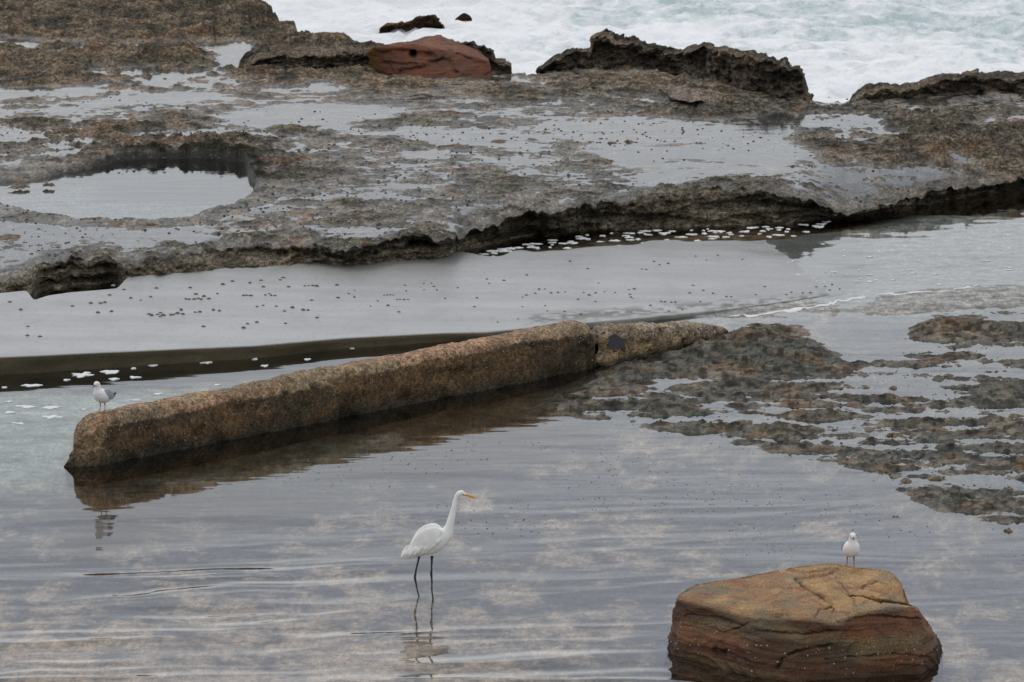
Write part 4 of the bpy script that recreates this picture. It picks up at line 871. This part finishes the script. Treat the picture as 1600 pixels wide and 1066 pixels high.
for k, (a, b, r_) in enumerate(lim):
    z = .1
    for _ in range(8): x, y, _z = W(a, b, max(z, .0)); z = float(ZR(x, y))
    s_ = r_ / (FPX / float(y)); o = bpy.data.objects.new('limpet', LM); C.objects.link(o); o.location = (float(x), float(y), max(z, -.01)); o.scale = (s_ * random.uniform(.9, 1.2), s_ * random.uniform(.9, 1.3), s_ * random.uniform(.8, 1.2)); o.rotation_euler.z = random.uniform(0, 6.28)
    tag(o, 'small dark limpet shell clinging to the wet concrete ramp', 'limpet', 'limpets on the concrete ramp')

# winkles scattered over the rock: beyond counting, one object
def many(name, P, Rr, mat, parent=None, flat=.7):
    k = 6; n_ = len(P); P = np.array(P); Rr = np.array(Rr)[:, None, None]
    base = np.array([(math.cos(i * math.pi / 3), math.sin(i * math.pi / 3), -.2) for i in range(6)] + [(.7 * math.cos(i * math.pi / 3 + .5), .7 * math.sin(i * math.pi / 3 + .5), flat * .7) for i in range(6)] + [(0, 0, flat)])
    V = (P[:, None] + base[None] * Rr).reshape(-1, 3)
    f = np.array([(i, (i + 1) % 6, 6 + i) for i in range(6)] + [((i + 1) % 6, 6 + (i + 1) % 6, 6 + i) for i in range(6)] + [(6 + i, 6 + (i + 1) % 6, 12) for i in range(6)])
    F = (f[None] + (np.arange(n_) * 13)[:, None, None]).reshape(-1, 3)
    return mesh_np(name, V, F, mat, parent)
MAT_SNAIL = simple('winkle_shell', (.030, .027, .022), .6, .4, 70)
def scatter_shelf(n_):
    u = RNG.uniform(-100, 1700, n_); v = RNG.uniform(150, 400, n_); x, y, z = WM(u, v)
    cl = fbm(x * .5, y * .5, o=3, s=990); vl = np.interp(u, LIP[:, 0], LIP[:, 1])
    keep = (v < vl - 6) & (cl > -.15) & (sdist(u, v, POOL) < 0) & ((v > 200) | (RNG.uniform(0, 1, n_) < .4)); x, y = x[keep], y[keep]
    off = shelf_off(x[None], y[None])[0][0]; return np.stack([x, y, M(x, y) + np.maximum(off, -.004)], 1)
PS = scatter_shelf(3600); o = many('winkles', PS, RNG.uniform(.008, .024, len(PS)), MAT_SNAIL); tag(o, 'tiny dark winkles dotted over the wet upper shelf', 'sea snails', kind='stuff')
def lg_z(x, y):
    X, Y, Z = LG; vv_ = UV(x, y, 0 * x); j = np.clip(((vv_[0] + 260) / 2120 * 899).round().astype(int), 0, 899); i = np.clip(((1190 - vv_[1]) / 860 * 639).round().astype(int), 0, 639); return Z[i, j]
u = RNG.uniform(850, 1700, 3000); v = RNG.uniform(500, 850, 3000); x, y, _ = W(u, v, 0); k_ = (sdist(u, v, FLAT) > -14) & (fbm(x * 1.2, y * 1.2, o=3, s=995) > -.1); x, y = x[k_], y[k_]
o = many('winkles', np.stack([x, y, np.maximum(lg_z(x, y), -.006)], 1), RNG.uniform(.006, .017, len(x)), MAT_SNAIL); tag(o, 'tiny dark winkles on the low rock flat at the right', 'sea snails', kind='stuff')
u = RNG.uniform(300, 1600, 1500); v = RNG.uniform(690, 900, 1500); x, y, _ = W(u, v, 0); k_ = (fbm(x * 1.0, y * 1.0, o=4, s=997) > .02) & (v - 700 < (u - 200) * .25); x, y = x[k_], y[k_]
o = many('weed_scraps', np.stack([x, y, 0 * x + .003], 1), RNG.uniform(.003, .009, len(x)), MAT_SNAIL, flat=.3); tag(o, 'specks of dark weed floating on the front pool', 'weed scraps', kind='stuff')

# weed clumps
MAT_WEED = simple('brown_weed', (.095, .055, .022), .6, .5, 25, .01); MAT_WEEDG = simple('olive_weed', (.09, .085, .03), .6, .5, 25, .01)
ORD = 'first second third fourth fifth sixth seventh eighth ninth tenth eleventh twelfth thirteenth fourteenth fifteenth sixteenth seventeenth eighteenth nineteenth twentieth twenty-first twenty-second twenty-third twenty-fourth twenty-fifth twenty-sixth twenty-seventh'.split()
def weed(u, v, wpx, surf, label, group, mat, n_=26, hpx=2.4):
    if surf == 'shelf': x, y, z = WM(u, v)
    else: x, y, z = W(u, v, 0.0)
    x, y = float(x), float(y); z = shelf_z(x, y) if surf == 'shelf' else 0.0
    if surf == 'shelf': z = max(z, float(M(x, y)))
    s_ = y / FPX; r, c = 14, 30; t = np.linspace(0, 1, r)[:, None]; a = np.linspace(0, 2 * np.pi, c, endpoint=False)[None]; sd_ = u * .37
    rr = t * (1 + .75 * noise(np.cos(a) * 2.3 + sd_, np.sin(a) * 2.3, s=31) + .3 * noise(np.cos(a) * 6 + sd_, np.sin(a) * 6, s=32))
    X = np.cos(a) * rr * wpx * .5 * s_; Y = np.sin(a) * rr * wpx * .5 * s_ * 1.1
    Z = (1 - t ** 2) * hpx * s_ * (1.0 + 1.5 * fbm(X * 22 + sd_, Y * 14, o=3, s=33)) - .02 * t ** 4 + .007 * noise(X * 60 + sd_, Y * 45, s=34)
    V = np.stack([X.ravel(), Y.ravel(), Z.ravel()], 1); o = mesh_np('weed_clump', V, gridF(r, c, True)[:, ::-1], mat, smooth=True); o.location = (x, y, z + .002); tag(o, label, 'seaweed', group)
for kk, (u, v, wp) in enumerate(sorted([(1296, 633, 32), (1340, 634, 44), (1420, 632, 28), (1290, 620, 20), (1222, 667, 18), (1462, 672, 40), (1485, 678, 30), (1398, 680, 26), (1350, 706, 46), (1470, 722, 32), (1415, 730, 26), (1382, 738, 26), (1418, 752, 30), (1468, 748, 34),
                   (1232, 708, 22), (1510, 770, 26), (1575, 765, 18), (1400, 808, 12), (1575, 830, 14), (1585, 650, 26), (1465, 563, 40), (1395, 607, 14), (1085, 635, 26), (1150, 630, 26), (1165, 660, 24), (1030, 640, 22)])):
    weed(u, v, wp, 'flat', 'rusty brown weed clump on the low rock flat, %s from the left' % ORD[kk], 'brown weed clumps on the low rock flat', MAT_WEED)
for kk, (u, v, wp, g_) in enumerate(sorted([(712, 229, 46, 0), (655, 224, 34, 1), (777, 221, 30, 0), (445, 201, 44, 1), (955, 224, 20, 0), (983, 222, 20, 0), (945, 253, 26, 0), (150, 343, 36, 0), (185, 348, 34, 0), (15, 370, 52, 0), (235, 352, 26, 0), (778, 270, 26, 1), (740, 275, 16, 1), (30, 291, 26, 0), (75, 288, 16, 0), (665, 192, 26, 1), (630, 185, 12, 0)])):
    weed(u, v, wp, 'shelf', ('%s weed tuft on the wet upper shelf, %s from the left' % ('olive' if g_ else 'brown', ORD[kk])), 'weed tufts on the upper shelf', MAT_WEEDG if g_ else MAT_WEED, 22, 2.0)

# floating foam
def foam(u, v, wpx, hpx, z, label, group):
    wpx *= .85; hpx *= .72
    x, y, z = W(u, v, z); x, y = float(x), float(y); s_ = y / FPX; fs = 1 / math.sin(math.atan2(CAM_H, y)); k = 22; V = []; F = []
    sd_ = random.uniform(0, 99); ring = []
    for i in range(k):
        a = 2 * math.pi * i / k; r_ = .85 + .65 * float(noise(np.array([math.cos(a) * 2.2 + sd_]), np.array([math.sin(a) * 2.2]), s=4)[0]) + .22 * random.uniform(-1, 1)
        ring.append((math.cos(a) * wpx / 2 * s_ * r_, math.sin(a) * hpx / 2 * s_ * fs * r_))
    for q, (sc_, zz) in enumerate(((1, -.004), (1.0, .002), (.85, .005))):
        for a, b in ring: V.append((a * sc_, b * sc_, zz + (random.uniform(-.002, .003) if q == 2 else 0)))
    V.append((0, 0, .006))
    for q in range(2):
        for i in range(k): j = (i + 1) % k; F.append((q * k + i, q * k + j, q * k + k + j, q * k + k + i))
    for i in range(k): F.append((2 * k + i, 2 * k + (i + 1) % k, 3 * k))
    me = bpy.data.meshes.new('foam_patch'); me.from_pydata(V, [], F); me.materials.append(MAT_FOAM); me.polygons.foreach_set('use_smooth', [True] * len(F)); o = bpy.data.objects.new('foam_patch', me); C.objects.link(o); o.location = (x, y, float(z) + .002)
    tag(o, label, 'foam', group)
random.seed(21)
for k in range(120):
    u = random.uniform(735, 1300); top_ = float(np.interp(u, LIP[:, 0], LIP[:, 2])); v = top_ + 4 + abs(random.gauss(0, .6)) * 20 + (u < 850) * 5
    foam(u, min(v, top_ + 34), random.uniform(5, 22), random.uniform(1.2, 3.0), 0, 'white foam fleck floating on brown water below the rock ledge', 'foam flecks below the rock ledge')
for kk, (u, v, a, b) in enumerate(sorted([(70, 446, 28, 5), (106, 437, 12, 3), (159, 438, 16, 5), (177, 446, 8, 3), (228, 442, 8, 3), (52, 456, 6, 3), (88, 438, 6, 3)])):
    foam(u, v, a, b, 0, 'white foam blob in the brown inlet behind the ramp, %s from the left' % ORD[kk], 'foam in the inlet behind the ramp')
for kk, (u, v, a, b) in enumerate(sorted([(128, 586, 40, 9), (174, 581, 34, 8), (50, 603, 34, 5), (210, 576, 9, 3), (322, 567, 18, 4), (398, 562, 12, 5), (240, 571, 22, 4), (480, 562, 10, 4), (415, 572, 12, 4), (212, 590, 26, 4), (180, 593, 20, 4), (104, 594, 10, 3), (6, 606, 10, 4), (550, 545, 9, 3), (438, 554, 8, 2),
                     (40, 636, 30, 5), (82, 637, 30, 6), (15, 645, 22, 5), (80, 652, 34, 6), (30, 662, 22, 4), (212, 626, 18, 4), (340, 602, 14, 3), (248, 616, 22, 3), (130, 640, 16, 3), (12, 628, 14, 3)])):
    foam(u, v, a, b, 0, 'white foam patch in the channel between ramp and long beam, %s from the left' % ORD[kk], 'foam patches on the channel water')
for k in range(46):
    u = random.uniform(1230, 1620); v = random.gauss(425 - (u - 1230) * .08, 26)
    if v > 350 + max(0, 1300 - u) * 0: foam(u, v, random.uniform(4, 13), random.uniform(1.0, 2.0), 0, 'tiny foam fleck on the open water right of the ramp', 'foam flecks on the water right of the ramp')
def foam_line(pts, wpx, label):
    P = [W(a, b, 0) for a, b in pts]; xs = np.array([float(p[0]) for p in P]); ys = np.array([float(p[1]) for p in P]); n_ = 90
    t = np.linspace(0, len(P) - 1, n_); X = np.interp(t, range(len(P)), xs); Y = np.interp(t, range(len(P)), ys) + .06 * noise(t * 5, t * 0, s=3)
    wd = wpx * 6 * Y / FPX * (.4 + .9 * (noise(t * 4, t * 0, s=4) * .5 + .5)) * np.clip(np.minimum(t, t[-1] - t) * 2, .1, 1) * (1 + 1.2 * (np.abs(t - t[-1] * .32) < .25))
    rows = [(-1, -.004), (-.9, .004), (0, .012), (.9, .004), (1, -.004)]
    XX = np.stack([X + 0 * X for q, _ in rows]); YY = np.stack([Y + q * wd / 2 for q, _ in rows]); ZZ = np.stack([0 * X + z_ + .002 for _, z_ in rows])
    loc = (X.mean(), Y.mean(), 0.); o = grid_mesh('foam_line', XX - loc[0], YY - loc[1], ZZ, MAT_FOAM); o.location = loc; tag(o, label, 'foam')
foam_line([(1140, 495), (1190, 492), (1245, 484), (1290, 478), (1310, 471), (1345, 466), (1355, 464)], 3.0, 'thicker broken line of white foam on the water right of the beam')
foam_line([(1372, 461), (1420, 459), (1470, 457), (1500, 452), (1531, 447)], 2.2, 'thin line of white foam curving away at the right')
